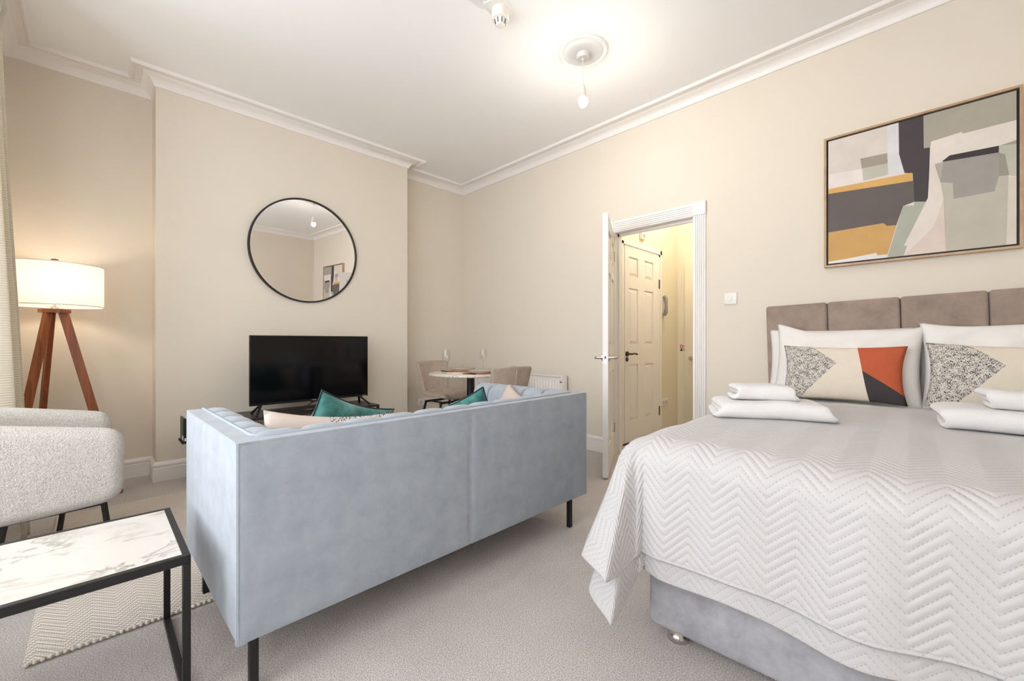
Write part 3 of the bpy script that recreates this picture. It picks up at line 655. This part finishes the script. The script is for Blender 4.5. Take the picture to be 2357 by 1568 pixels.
def cushion(name, w, h, t, mat, M4, label, cat, group=None, pipe=None, parent=None, **kw):
    X, Y, T, U, V = pillow_grid(w, h, t, **kw); n = X.shape[0]
    top = np.stack([X, Y, T], -1); bot = np.stack([X, Y, -T], -1)
    me_V = np.vstack([top.reshape(-1, 3), bot.reshape(-1, 3)]); F = []
    for i in range(n - 1):
        for j in range(n - 1):
            a = (i * n + j, (i + 1) * n + j, (i + 1) * n + j + 1, i * n + j + 1); F.append(a); F.append(tuple(n * n + k for k in a[::-1]))
    me = bpy.data.meshes.new(name); me.from_pydata(me_V.tolist(), [], F); me.update()
    uvl = me.uv_layers.new(name='UVMap'); uvs = np.vstack([np.stack([U, V], -1).reshape(-1, 2)] * 2)
    vi = np.zeros(len(me.loops), dtype=np.int32); me.loops.foreach_get('vertex_index', vi); uvl.data.foreach_set('uv', uvs[vi].astype(np.float32).ravel())
    bm = bmesh.new(); bm.from_mesh(me); bmesh.ops.remove_doubles(bm, verts=bm.verts, dist=1e-5); bm.to_mesh(me); bm.free()
    o = link(name, me, mat, parent, True); o.matrix_world = M4; tag(o, label, cat, group)
    if pipe:
        b = [(X[i, 0], Y[i, 0]) for i in range(n)] + [(X[-1, j], Y[-1, j]) for j in range(1, n)] + [(X[i, -1], Y[i, -1]) for i in range(n - 2, -1, -1)] + [(X[0, j], Y[0, j]) for j in range(n - 2, 0, -1)]
        tube('piping', [(x, y, 0) for x, y in b], .004, pipe, o, 6, True)
    return o
def frame_m(loc, xd, yd):
    x = Vector(xd).normalized(); y = Vector(yd); y = (y - x * y.dot(x)).normalized(); z = x.cross(y)
    return Matrix.Translation(loc) @ Matrix((x, y, z)).transposed().to_4x4()
cushion('scatter_cushion', .46, .46, .14, M['speck'], frame_m((.625, 1.66, .545), (.93, -.2, -.10), (.16, -.22, .9)), 'blush and black speckled cushion in the sofa corner below the green one', 'cushion', 'sofa cushions', pinch=.10, n=24, pipe=None)
cushion('scatter_cushion', .44, .44, .14, M['teal'], frame_m((.80, 1.95, .56), (.86, .25, -.30), (.2, -.25, .9)), 'teal velvet cushion with dark piping standing tallest against the sofa back', 'cushion', 'sofa cushions', M['tealpipe'], pinch=.12, seed=3, crease=.14)
cushion('scatter_cushion', .44, .44, .14, M['teal'], frame_m((1.50, 1.92, .52), (.55, -.6, .35), (-.3, -.25, .8)), 'green velvet cushion with dark piping leaning in the far corner of the sofa', 'cushion', 'sofa cushions', M['tealpipe'], pinch=.12, seed=5, crease=.12)
cushion('scatter_cushion', .42, .42, .13, M['speck'], frame_m((1.735, 1.78, .53), (-.25, -.85, -.25), (.25, -.3, .9)), 'blush speckled cushion leaning on the sofa arm behind the green cushion', 'cushion', 'sofa cushions', pinch=.10, seed=6)
# ------------------------------------------------------------------ marble coffee table
TX0, TX1, TY0, TY1, TZ = -.82, .195, 1.52, 2.01, .417
t = thing('coffee_table', 'white marble coffee table with thin black sled frame', 'coffee table', ((TX0 + TX1) / 2, (TY0 + TY1) / 2, 0), 0)
ax, ay, bw = (TX1 - TX0) / 2, (TY1 - TY0) / 2, .019
box('marble_top', -ax + bw - .002, ax - bw + .002, -ay + bw - .002, ay - bw + .002, TZ - .014, TZ - .001, M['marble'], t)
bm = bmesh.new()
for s in (-1, 1):
    addbox(bm, -ax, ax, s * ay - (bw if s > 0 else 0), s * ay + (bw if s < 0 else 0), TZ - .025, TZ, .0015, 1)
    addbox(bm, s * ax - (bw if s > 0 else 0), s * ax + (bw if s < 0 else 0), -ay + bw, ay - bw, TZ - .025, TZ, .0015, 1)
frombm('top_frame', bm, M['black'], t)
for s in (-1, 1):
    x0 = s * ax - (bw if s > 0 else 0); x1 = x0 + bw
    for q in (-1, 1):
        y0 = q * ay - (bw if q > 0 else 0); box('leg', x0, x1, y0, y0 + bw, .0, TZ - .025, M['black'], t, .0015, 1)
    box('foot_bar', x0, x1, -ay + bw, ay - bw, 0, bw, M['black'], t, .0015, 1)
# ------------------------------------------------------------------ armchair
t = thing('armchair', 'cream boucle armchair with slab arms and thin black legs beside the coffee table', 'armchair', (-.25, 2.78, 0), 0)
def slab(name, poly, y0, y1, mat, parent, r=.035, bev=.03):
    """rounded side profile (x,z) extruded from y0 to y1, edges rounded"""
    P = []; n = len(poly)
    for i in range(n):
        p0, p1, p2 = Vector(poly[i - 1]), Vector(poly[i]), Vector(poly[(i + 1) % n])
        a = (p0 - p1).normalized(); b = (p2 - p1).normalized(); ang = a.angle(b); d = r / math.tan(ang / 2)
        d = min(d, .45 * min((p0 - p1).length, (p2 - p1).length))
        A, B = p1 + a * d, p1 + b * d
        for k in range(7):
            s = k / 6; P.append(A * (1 - s) ** 2 + p1 * 2 * s * (1 - s) + B * s * s)
    cen = sum(P, Vector((0, 0))) / len(P); V = []; st = 6; m = len(P)
    ring = []
    for k in range(st + 1): a = math.pi / 2 * k / st; ring.append((bev * (1 - math.sin(a)), y0 + bev * (1 - math.cos(a))))
    ring += [(q, y0 + y1 - y) for q, y in ring[::-1]]
    def inset(q):
        out = []
        for i in range(m):
            tdir = (P[(i + 1) % m] - P[i - 1]).normalized(); nn = Vector((-tdir.y, tdir.x))
            if nn.dot(cen - P[i]) < 0: nn = -nn
            out.append(P[i] + nn * q)
        return out
    bm = bmesh.new(); rs = [[bm.verts.new((p.x, y, p.y)) for p in inset(q)] for q, y in ring]
    for A, B in zip(rs, rs[1:]):
        for k in range(m): bm.faces.new((A[k], A[(k + 1) % m], B[(k + 1) % m], B[k]))
    bm.faces.new(rs[0]); bm.faces.new(rs[-1][::-1])
    return frombm(name, bm, mat, parent, 60)
AX = .25                                                # local x = world x + .25
slab('arm', [(.335, .352), (.34, .652), (-.02, .712), (-.36, .755), (-.36, .315), (.1, .335)], -.33, -.21, M['boucle'], t, .08, .05)
slab('arm', [(.31, .352), (.31, .665), (-.02, .722), (-.36, .76), (-.36, .315), (.1, .335)], .21, .33, M['boucle'], t, .08, .05)
slab('backrest', [(-.30, .32), (-.26, .36), (-.34, .80), (-.46, .80), (-.42, .32)], -.205, .205, M['boucle'], t, .04, .045)
slab('seat', [(.28, .35), (.28, .45), (-.26, .43), (-.26, .35)], -.205, .205, M['boucle'], t, .04, .03)
bm = bmesh.new()
for y in (-.27, .27): addtube(bm, [(.27, y, .345), (-.30, y, .32)], .009, 8)
addtube(bm, [(-.29, -.27, .32), (-.29, .27, .32)], .009, 8)
frombm('under_frame', bm, M['black'], t, 50)
for a, b in (((.272, -.25, .35), (.31, -.25, .0135)), ((-.0, -.27, .335), (-.05, -.27, .002)), ((.15, .27, .34), (.11, .27, .0135)), ((-.25, .27, .325), (-.30, .27, .002))):
    tube('leg', [a, b], .011, M['black'], t, 10)
# ------------------------------------------------------------------ television and console
CZ = .455
t = thing('tv_console', 'long black metal console under the television', 'console', (1.19, 3.85, 0), 0)
ca_, cb_ = .68, .20
box('top', -ca_, ca_, -cb_, cb_, CZ - .02, CZ, M['console'], t, .002, 1)
for s in (-1, 1):
    for q in (-1, 1): box('leg', s * (ca_ - .01) - .01, s * (ca_ - .01) + .01, q * (cb_ - .01) - .01, q * (cb_ - .01) + .01, 0, CZ - .02, M['black'], t)
for q in (-1, 1): box('leg', -.01, .01, q * (cb_ - .01) - .01, q * (cb_ - .01) + .01, 0, CZ - .02, M['black'], t)
for s in (-1, 1): box('side_rail', s * (ca_ - .01) - .01, s * (ca_ - .01) + .01, -cb_ + .02, cb_ - .02, .12, .14, M['black'], t)
box('shelf', -ca_ + .02, ca_ - .02, -cb_ + .01, cb_ - .01, .14, .155, M['console'], t)
t = thing('television', 'black flat screen television on the console under the mirror', 'television', (1.338, 3.80, CZ), 0)
tw = .485; z0, z1 = .072, .63
box('back_case', -tw * .8, tw * .8, .008, .06, z0 + .02, z0 + .32, M['tvblack'], t, .01)
box('bezel', -tw, tw, -.012, .012, z0, z1, M['tvblack'], t, .002, 1)
box('screen', -tw + .006, tw - .006, -.0135, -.011, z0 + .018, z1 - .006, M['screen'], t)
box('status_panel', -.03, .03, -.016, -.01, z0 - .008, z0 + .004, M['tvblack'], t, .002)
box('badge', -.018, .018, -.0142, -.0125, z0 + .005, z0 + .013, M['grey'], t)
box('logo', tw - .055, tw - .02, -.0142, -.0125, z0 + .004, z0 + .01, M['grey'], t)
for s in (-1, 1):
    for q, e in ((-.11, .02), (.09, -.005)):
        bar('foot', (s * (tw - .085), -.002, z0 + .01), (s * (tw - .085) + s * (.06 if q < 0 else .05), q, .004), .018, .012, M['tvblack'], t, (0, 0, 1), .002)
bm = bmesh.new(); 
for a in (0,):
    addtube(bm, [(.05, .03, .12), (.03, .06, .06), (-.06, .05, .012), (-.2, .04, .005), (-.33, .1, .005)], .0035, 8)
frombm('cable', bm, M['rubber'], t, 50)
t = thing('remote_control', 'black remote control with purple button on the console', 'remote', (1.30, 3.70, CZ), R(12))
box('body', -.085, .085, -.02, .02, 0, .018, M['rubber'], t, .006); box('purple_button', .0, .02, -.008, .008, .018, .021, M['purple'], t, .001)
for k in range(4): box('button', -.06 + k * .014, -.052 + k * .014, -.006, .006, .018, .02, M['grey'], t)
t = thing('leaflet_folder', 'dark green folder in a black holder hooked on the console end', 'folder', (.509, 3.70, .325), 0)
FO = .022
box('holder', -.11 + FO, 0, -.03, .16, 0, .012, M['black'], t); box('hook', -.006, 0, .06, .08, .012, .13, M['black'], t)
q = box('folder_cover', -.10 + FO, -.086 + FO, -.025, .15, .012, .172, M['green'], t, .002)
box('folder_spine', -.102 + FO, -.084 + FO, -.03, -.024, .012, .174, M['black'], t); box('white_print', -.1008 + FO, -.0998 + FO, -.01, .04, .02, .05, M['white'], q); box('white_print', -.096 + FO, -.088 + FO, -.0308, -.0298, .02, .04, M['white'], t)
# ------------------------------------------------------------------ dining set
DC = (2.60, 3.215); DZT = .735; DR = .40
t = thing('dining_table', 'small round marble dining table on a black pedestal', 'dining table', (DC[0], DC[1], 0), 0)
lathe('table_top', [(0, DZT - .022), (DR - .006, DZT - .022), (DR, DZT - .016), (DR, DZT - .004), (DR - .004, DZT), (0, DZT)], M['marble2'], t, 96)
lathe('pedestal', [(0, .03), (.036, .03), (.036, DZT - .03), (.09, DZT - .028), (.09, DZT - .022), (0, DZT - .022)], M['black'], t, 28)
lathe('foot_plate', [(0, 0), (.23, 0), (.23, .008), (.06, .025), (.038, .035), (0, .035)], M['black'], t, 48)
def dining_chair(label, loc, rz):
    """faces local +y"""
    t = thing('dining_chair', label, 'chair', loc, rz, 'dining chairs')
    n, m = 36, 21; s = np.linspace(0, 1, n); wv = np.linspace(-1, 1, m)
    pts = np.array([(.235, .445), (.215, .463), (.12, .462), (.0, .452), (-.10, .452), (-.17, .468), (-.205, .52), (-.222, .60), (-.236, .70), (-.252, .80), (-.256, .825)])
    tt = np.linspace(0, 1, len(pts)); Yp = np.interp(s, tt, pts[:, 0]); Zp = np.interp(s, tt, pts[:, 1])
    for _ in range(3):
        Yp[1:-1] = (Yp[:-2] + 2 * Yp[1:-1] + Yp[2:]) / 4; Zp[1:-1] = (Zp[:-2] + 2 * Zp[1:-1] + Zp[2:]) / 4
    hwid = np.interp(s, [0, .03, .1, .35, .5, .6, .8, .92, .97, 1], [.16, .195, .22, .225, .185, .17, .2, .212, .2, .165])
    G = np.zeros((n, m, 3)); G[..., 0] = wv[None] * hwid[:, None]
    seatc = np.interp(s, [0, .45, .6, 1], [.012, .03, .0, 0]); backc = np.interp(s, [0, .45, .6, 1], [0, .02, .05, .035])
    G[..., 1] = Yp[:, None] + backc[:, None] * wv[None] ** 2; G[..., 2] = Zp[:, None] + seatc[:, None] * wv[None] ** 2
    k = 18
    gridmesh('seat', G[:k + 1], M['beigefab'], t, th=-.035); gridmesh('backrest', G[k:], M['beigefab'], t, th=-.03)
    bm = bmesh.new(); addtube(bm, [(0, -.265, .62), (0, -.272, .72), (0, -.279, .80)], .0035, 6); frombm('back_seam', bm, M['beigefab'], t, True)
    bm = bmesh.new()
    for y in (-.11, .13): addsq(bm, (-.17, y, .41), (.17, y, .41), .02, .02)
    for x in (-.12, .12): addsq(bm, (x, -.115, .412), (x, .135, .412), .016, .014)
    bmesh.ops.remove_doubles(bm, verts=bm.verts, dist=1e-6)
    frombm('seat_frame', bm, M['black'], t)
    for sx in (-1, 1):
        for y, yf in ((-.11, -.2), (.13, .2)): bar('leg', (sx * .16, y, .415), (sx * .21, yf, 0), .02, .02, M['black'], t)
    return t
dining_chair('beige upholstered dining chair standing in the alcove, facing the table', (2.64, 3.70, 0), R(180 + 4))
dining_chair('beige upholstered dining chair in front of the radiator, back to the sofa', (2.53, 2.75, 0), R(-8))
def plate(label, x, y):
    t = thing('dinner_plate', label, 'plate', (x, y, DZT + .004), 0, 'dinner plates')
    lathe('dish', [(0, .0), (.08, .0), (.085, .004), (.122, .022), (.13, .03), (.126, .03), (.083, .01), (0, .007)], M['plate'], t, 48)
    lathe('rim_glaze', [(.122, .029), (.1295, .0318), (.131, .0305), (.1235, .028), (.122, .029)], M['platerim'], t, 48, ring=True)
def placemat(label, x, y, rz):
    o = lathe('placemat', [(0, 0), (.165, 0), (.165, .003), (0, .003)], M['mat'], None, 40); o.location = (x, y, DZT + .0005); tag(o, label, 'placemat', 'placemats')
pA, pB = (2.63, 3.39), (2.57, 3.03)
placemat('tan placemat in front of the alcove dining chair', *pA, 0); placemat('tan placemat in front of the dining chair by the radiator', *pB, 0)
plate('blush plate with grey rim at the alcove side of the dining table', *pA); plate('blush plate with grey rim at the sofa side of the dining table', *pB)
def cutlery(kind, label, x, y, rz):
    t = thing(kind, label, kind, (x, y, DZT + .004), rz, 'cutlery')
    tube('handle', [(0, -.1, .004), (0, -.05, .004), (0, .0, .003)], [.005, .005, .003], M['cutlery'], t, 8)
    if kind == 'knife': box('blade', -.008, .006, 0, .1, .001, .003, M['cutlery'], t)
    else:
        boxes('tines', [(-.011, .011, .0, .05, .002, .004)] + [(-.011 + k * .0065, -.0085 + k * .0065, .05, .095, .002, .004) for k in range(4)], M['cutlery'], t)
cutlery('fork', 'black fork beside the plate at the alcove side', 2.47, 3.42, R(180)); cutlery('knife', 'black knife beside the plate at the alcove side', 2.79, 3.37, R(180))
cutlery('fork', 'black fork beside the plate at the sofa side', 2.42, 3.04, R(8)); cutlery('knife', 'black knife beside the plate at the sofa side', 2.73, 3.0, R(-5))
def wine(label, x, y):
    pr = [(0, 0), (.034, 0), (.035, .002), (.012, .005), (.004, .012), (.0035, .09), (.006, .098), (.022, .108), (.034, .125), (.04, .15), (.037, .185), (.031, .222)]
    o = lathe('wine_glass', pr, M['glass'], None, 32, smooth=60, ring=True); o.location = (x, y, DZT + .001); tag(o, label, 'wine glass', 'wine glasses')
wine('clear wine glass on the table edge towards the chimney breast', 2.37, 3.30); wine('clear wine glass on the table edge towards the radiator', 2.87, 3.34)
t = thing('napkin', 'folded blush napkin lying between the plates', 'napkin', (2.42, 3.19, DZT), R(20))
box('cloth', -.05, .05, -.09, .09, 0, .006, M['napkin'], t, .002); box('fold', -.045, .05, -.085, .085, .006, .011, M['napkin'], t, .002)
# ------------------------------------------------------------------ bed (local x towards the wall, y to the window side... origin at the headboard foot)
BO, BR = (3.30, .125, 0), R(2.0)
HWD = .675
bed = thing('bed', 'double divan bed with grey velvet base and taupe panelled headboard', 'bed', BO, BR)
box('divan_base', -1.89, -.005, -HWD + .01, HWD - .01, .045, .35, M['divan'], bed, .015, 3)
mt = box('mattress', -1.885, -.01, -HWD + .005, HWD - .005, .352, .672, M['linen'], bed, .05, 4)
for x, y in ((-1.84, .58), (-1.84, -.58), (-.08, .58), (-.08, -.58)):
    lathe('glide_foot', [(0, 0), (.034, 0), (.036, .006), (.03, .02), (.022, .035), (.022, .046), (0, .046)], M['chrome'], bed, 24, x, y)
hb = bpy.data.objects.new('headboard', None); C.objects.link(hb); hb.parent = bed; hb.rotation_euler = (R(-1.6), 0, 0)
box('backing_board', .03, .05, -HWD, HWD + .005, .30, 1.285, M['headb'], hb, .004)
for k in range(4):
    y1 = .68 - k * .3385
    box('headboard_panel', -.02, .04, y1 - .336, y1, .28, 1.292, M['headb'], hb, .016, 4)
# sheet turned back over the mattress head
G = np.zeros((20, 60, 3)); p = np.linspace(0, 1, 20); q = np.linspace(-1, 1, 60)
yy = q * (HWD + .01); dz = -.24 * np.clip((np.abs(q) - .965) / .035, 0, 1) ** 1.0
G[..., 0] = (-.64 + .62 * p)[:, None]; G[..., 1] = yy[None]; G[..., 2] = .679 + dz[None] + (.004 * np.sin(yy * 9))[None] * np.sin(p * 4)[:, None]
o = gridmesh('bed_sheet', G, M['linen'], None, th=-.008); o.location = BO; o.rotation_euler = (0, 0, BR)
tag(o, 'white sheet turned back below the pillows', 'sheet')
# quilt
def drape_pts(p, q, pe, qe, z0, A, B, off=0., tip=.06, rho=.085, pleat=1.):
    """p along the bed from the head end (pe = foot edge), q across (qe = side edge)"""
    a = np.maximum(0, p - pe); sgn = np.sign(q); b = np.maximum(0, np.abs(q) - qe); r = np.hypot(a, b); phi = np.arctan2(b, a + 1e-9)
    both = (a > 0) & (b > 0)
    # rounded cloth corner: the hem keeps about the same drop right round the corner
    rm = np.minimum(A / np.maximum(np.cos(phi), 1e-6), B / np.maximum(np.sin(phi), 1e-6))
    w2 = np.sin(phi) ** 2; want = A * (1 - w2) + B * w2 + tip * np.sin(2 * phi) ** 2
    r = np.where(both, r * want / rm, r)
    th = np.clip(r / rho, 0, math.pi / 2); ex = np.maximum(0, r - rho * math.pi / 2)
    h = (rho + off) * np.sin(th) + ex * .05; dz = -rho * (1 - np.cos(th)) - ex * .995
    c, s = np.cos(phi), np.sin(phi)
    x = -.50 - np.minimum(p, pe) - h * c; y = sgn * (np.minimum(np.abs(q), qe) + h * s)
    k = np.where(both, np.clip(r / .41, 0, 1.6) ** 1.25, 0) * pleat; pd = np.degrees(phi)
    def cosint(xs, ys):
        out = np.zeros_like(pd)
        for i in range(len(xs) - 1):
            m = (pd >= xs[i]) & (pd <= xs[i + 1]); u = (pd - xs[i]) / (xs[i + 1] - xs[i]); u = (1 - np.cos(u * math.pi)) / 2
            out = np.where(m, ys[i] * (1 - u) + ys[i + 1] * u, out)
        return out
    x = x + k * cosint([0, 12, 42, 58, 74, 90], [0, -.03, -.20, -.17, -.10, 0]); y = y + sgn * k * cosint([0, 12, 42, 58, 74, 90], [0, -.012, -.045, .05, .085, .02])
    return np.stack([x, y, z0 + dz], -1)
PE = 1.385
def quilt_layer(name, p0, A, B, z0, off, tip, parent, qh=.0046, hemw=.012, st=.0038, wob=.01, amod=None):
    qe = HWD - .04
    p = np.arange(p0, PE + A + 1e-6, st); q = np.arange(-qe - B, qe + B + 1e-6, st)
    Pm, Qm = np.meshgrid(p, q, indexing='ij')
    if amod is not None:
        f = amod(Qm); Pm = np.where(Pm > PE, PE + (Pm - PE) * f, Pm)
    G = drape_pts(Pm, Qm, PE, qe, z0, A * (amod(Qm) if amod is not None else 1), B, off, tip, pleat=1. if p0 == 0 else .72)
    over = np.clip((Pm - PE) / .3, 0, 1) * np.clip((qe - np.abs(Qm)) / .05, 0, 1)
    G[..., 0] -= wob * over * (np.sin(Qm * 11 + 1) + .6 * np.sin(Qm * 23))
    # soft undulation of the top
    G[..., 2] += .004 * np.sin(Pm * 7 + 2 * Qm) * np.sin(Qm * 6 + 1) + .003 * np.sin(Pm * 17 - 9 * Qm)
    side = np.clip((np.abs(Qm) - qe) / .2, 0, 1) * np.clip((PE - .15 - Pm) / .3, 0, 1)
    G[..., 1] += np.sign(Qm) * .018 * side * np.sin(Pm * 14)
    tri = np.abs(((Qm + 7) / .14) % 1 - .5) * .14
    ph = ((Pm - tri + 3.1) / .0265) % 1; d = np.minimum(ph, 1 - ph) * 2; hh = np.sqrt(np.clip(1 - (1 - d) ** 2, 0, 1))
    edge = np.minimum(np.minimum(PE + A - Pm if amod is None else (p[-1] - p[:, None]) + 0 * Qm, qe + B - np.abs(Qm)), Pm - p0 + (0 if p0 == 0 else .02))
    hh = np.where(edge < hemw, .9 * np.sqrt(np.clip(1 - (1 - edge / hemw * 2) ** 2, 0, 1)), hh)
    N = np.cross(np.gradient(G, axis=0), np.gradient(G, axis=1)); N /= np.linalg.norm(N, axis=2, keepdims=True) + 1e-12
    if N[0, len(q) // 2, 2] < 0 or N[0, len(q) // 2, 0] > .5: N = -N
    G = G + N * (hh * qh)[..., None]
    uv = np.stack([Pm, Qm], -1)
    return gridmesh(name, G[:, ::-1], M['quilt'], parent, uv=uv[:, ::-1], th=.005)
qt = thing('quilt', 'pale grey chevron quilted bedspread hanging over the foot of the bed', 'bedspread', BO, BR)
quilt_layer('top_layer', 0, .42, .40, .700, .014, .03, qt, amod=lambda q: 1 + .02 * np.sin(q * 8) + .012 * np.sin(q * 17))
quilt_layer('under_layer', PE + .16, .475, .44, .686, -.006, .10, qt, st=.005, amod=lambda q: 1 + .035 * np.sin(q * 6 + .5) + .02 * np.sin(q * 15))
# pillows
def bedm(x, y, z, lean, turn=0, roll=0):
    s, c = math.sin(lean), math.cos(lean)
    m = frame_m((0, 0, 0), (math.sin(turn), -math.cos(turn), math.sin(roll)), (s, 0, c)); m.translation = (x, y, z)
    return Matrix.Translation(BO) @ Matrix.Rotation(BR, 4, 'Z') @ m
cushion('pillow', .70, .44, .10, M['linen'], bedm(-.075, .335, .895, R(8)), 'white pillow against the headboard, half hidden behind the door-side plump pillow', 'pillow', 'bed pillows', pinch=.05, q=.45, seed=11, crease=.05, n=40)
cushion('pillow', .70, .44, .10, M['linen'], bedm(-.075, -.37, .895, R(8)), 'white pillow against the headboard, half hidden at the side away from the door', 'pillow', 'bed pillows', pinch=.05, q=.45, seed=12, crease=.05, n=40)
cushion('pillow', .69, .47, .15, M['linen'], bedm(-.175, .285, .905, R(13), 0, R(-1.2)), 'plump white pillow behind the cushion with the orange block', 'pillow', 'bed pillows', pinch=.06, sag=.03, q=.42, seed=13, crease=.10, n=44)
cushion('pillow', .69, .47, .15, M['linen'], bedm(-.175, -.385, .91, R(13), 0, R(.6)), 'plump white pillow at the side of the bed away from the door', 'pillow', 'bed pillows', pinch=.06, sag=.015, q=.42, seed=14, crease=.10, n=44)
cushion('lumbar_cushion', .56, .32, .11, M['lumbar'], bedm(-.292, .285, .855, R(15)), 'patchwork lumbar cushion with orange block on the door side of the bed', 'cushion', 'bed cushions', pinch=.08, q=.5, seed=15, n=34)
cushion('lumbar_cushion', .56, .33, .11, M['lumbar'], bedm(-.30, -.335, .86, R(16), 0, R(-2)), 'patchwork lumbar cushion with speckled triangle, further from the door', 'cushion', 'bed cushions', pinch=.08, q=.5, seed=16, n=34)
# towels
def towel_obj(label, loc, rz, length, depth, lt, seed):
    """bottom layer, one big round fold at the front (-y), top layer, tucked back inside"""
    hd = depth / 2; pts = []; xf = -hd + 1.5 * lt
    pts += [(x, .5 * lt) for x in np.linspace(hd - .01, xf, 12)]
    pts += [(xf - lt * math.sin(R(a)), 1.5 * lt - lt * math.cos(R(a))) for a in np.linspace(0, 180, 15)[1:-1]]
    pts += [(x, 2.5 * lt) for x in np.linspace(xf, hd - lt, 14)]
    pts += [(hd - lt + lt * .5 * math.sin(R(a)), 2 * lt + lt * .5 * math.cos(R(a))) for a in np.linspace(0, 180, 9)[1:-1]]
    pts += [(x, 1.5 * lt) for x in np.linspace(hd - lt, xf + lt * .3, 12)]
    pts = np.array(pts); n = len(pts); m = 40; l = np.linspace(-length / 2, length / 2, m)
    G = np.zeros((n, m, 3)); G[..., 0] = l[None]; G[..., 1] = pts[:, 0][:, None]; G[..., 2] = pts[:, 1][:, None]
    G[..., 0] += (.010 * np.sin(pts[:, 1] * 70 + seed) + .006 * np.sin(np.arange(n) * .21))[:, None] * (l / length * 2)[None] ** 3
    G[..., 2] *= (1 - .16 * np.clip((np.abs(l) - length * .40) / (length * .10), 0, 1) ** 2)[None]
    G[..., 2] += (.004 * np.sin(l * 13 + seed) + .002 * np.sin(l * 31))[None] * (pts[:, 1] / (lt * 3))[:, None]
    G[..., 1] += .005 * np.sin(l * 16 + seed)[None]
    du = np.gradient(G, axis=0); dv = np.gradient(G, axis=1); N = np.cross(du, dv); N /= np.linalg.norm(N, axis=2, keepdims=True)
    endr = np.clip((length / 2 - np.abs(l)) / .012, 0, 1); tt = (lt * .47 * np.sqrt(1 - (1 - endr) ** 2 * .9))[None, :, None]
    A, B = G + N * tt, G - N * tt                     # two skins, closed round the rim
    loop = np.concatenate([A, B[::-1]], 0)
    o = gridmesh('towel', loop, M['towel'], None, closed_u=True)
    bm = bmesh.new(); bm.from_mesh(o.data); be = [e for e in bm.edges if e.is_boundary]; bmesh.ops.bridge_loops(bm, edges=be) if False else None
    bm.verts.ensure_lookup_table(); N2 = 2 * n
    for col in (0, m - 1):
        for i in range(n - 1):
            a, b, c, d = [bm.verts[k * m + col] for k in (i, i + 1, N2 - 2 - i, N2 - 1 - i)]
            try: bm.faces.new((a, b, c, d))
            except ValueError: pass
    bmesh.ops.recalc_face_normals(bm, faces=bm.faces); bm.to_mesh(o.data); bm.free()
    o.data.polygons.foreach_set('use_smooth', [True] * len(o.data.polygons)); o.data.set_sharp_from_angle(angle=R(60))
    o.location = loc; o.rotation_euler = (0, 0, rz); tag(o, label, 'towel', 'folded towels'); return o
TZB = .705
towel_obj('large folded white towel on the door side of the bed', (2.13, .545, TZB), R(-64), .43, .29, .0225, 1)
towel_obj('small folded white towel resting on the large one, door side', (2.15, .57, TZB + .0685), R(-62), .25, .17, .021, 2)
towel_obj('large folded white towel on the side of the bed away from the door', (2.42, -.21, TZB), R(-86), .44, .30, .025, 3)
towel_obj('small folded white towel resting on the large one, away from the door', (2.45, -.25, TZB + .076), R(-84), .27, .18, .023, 4)
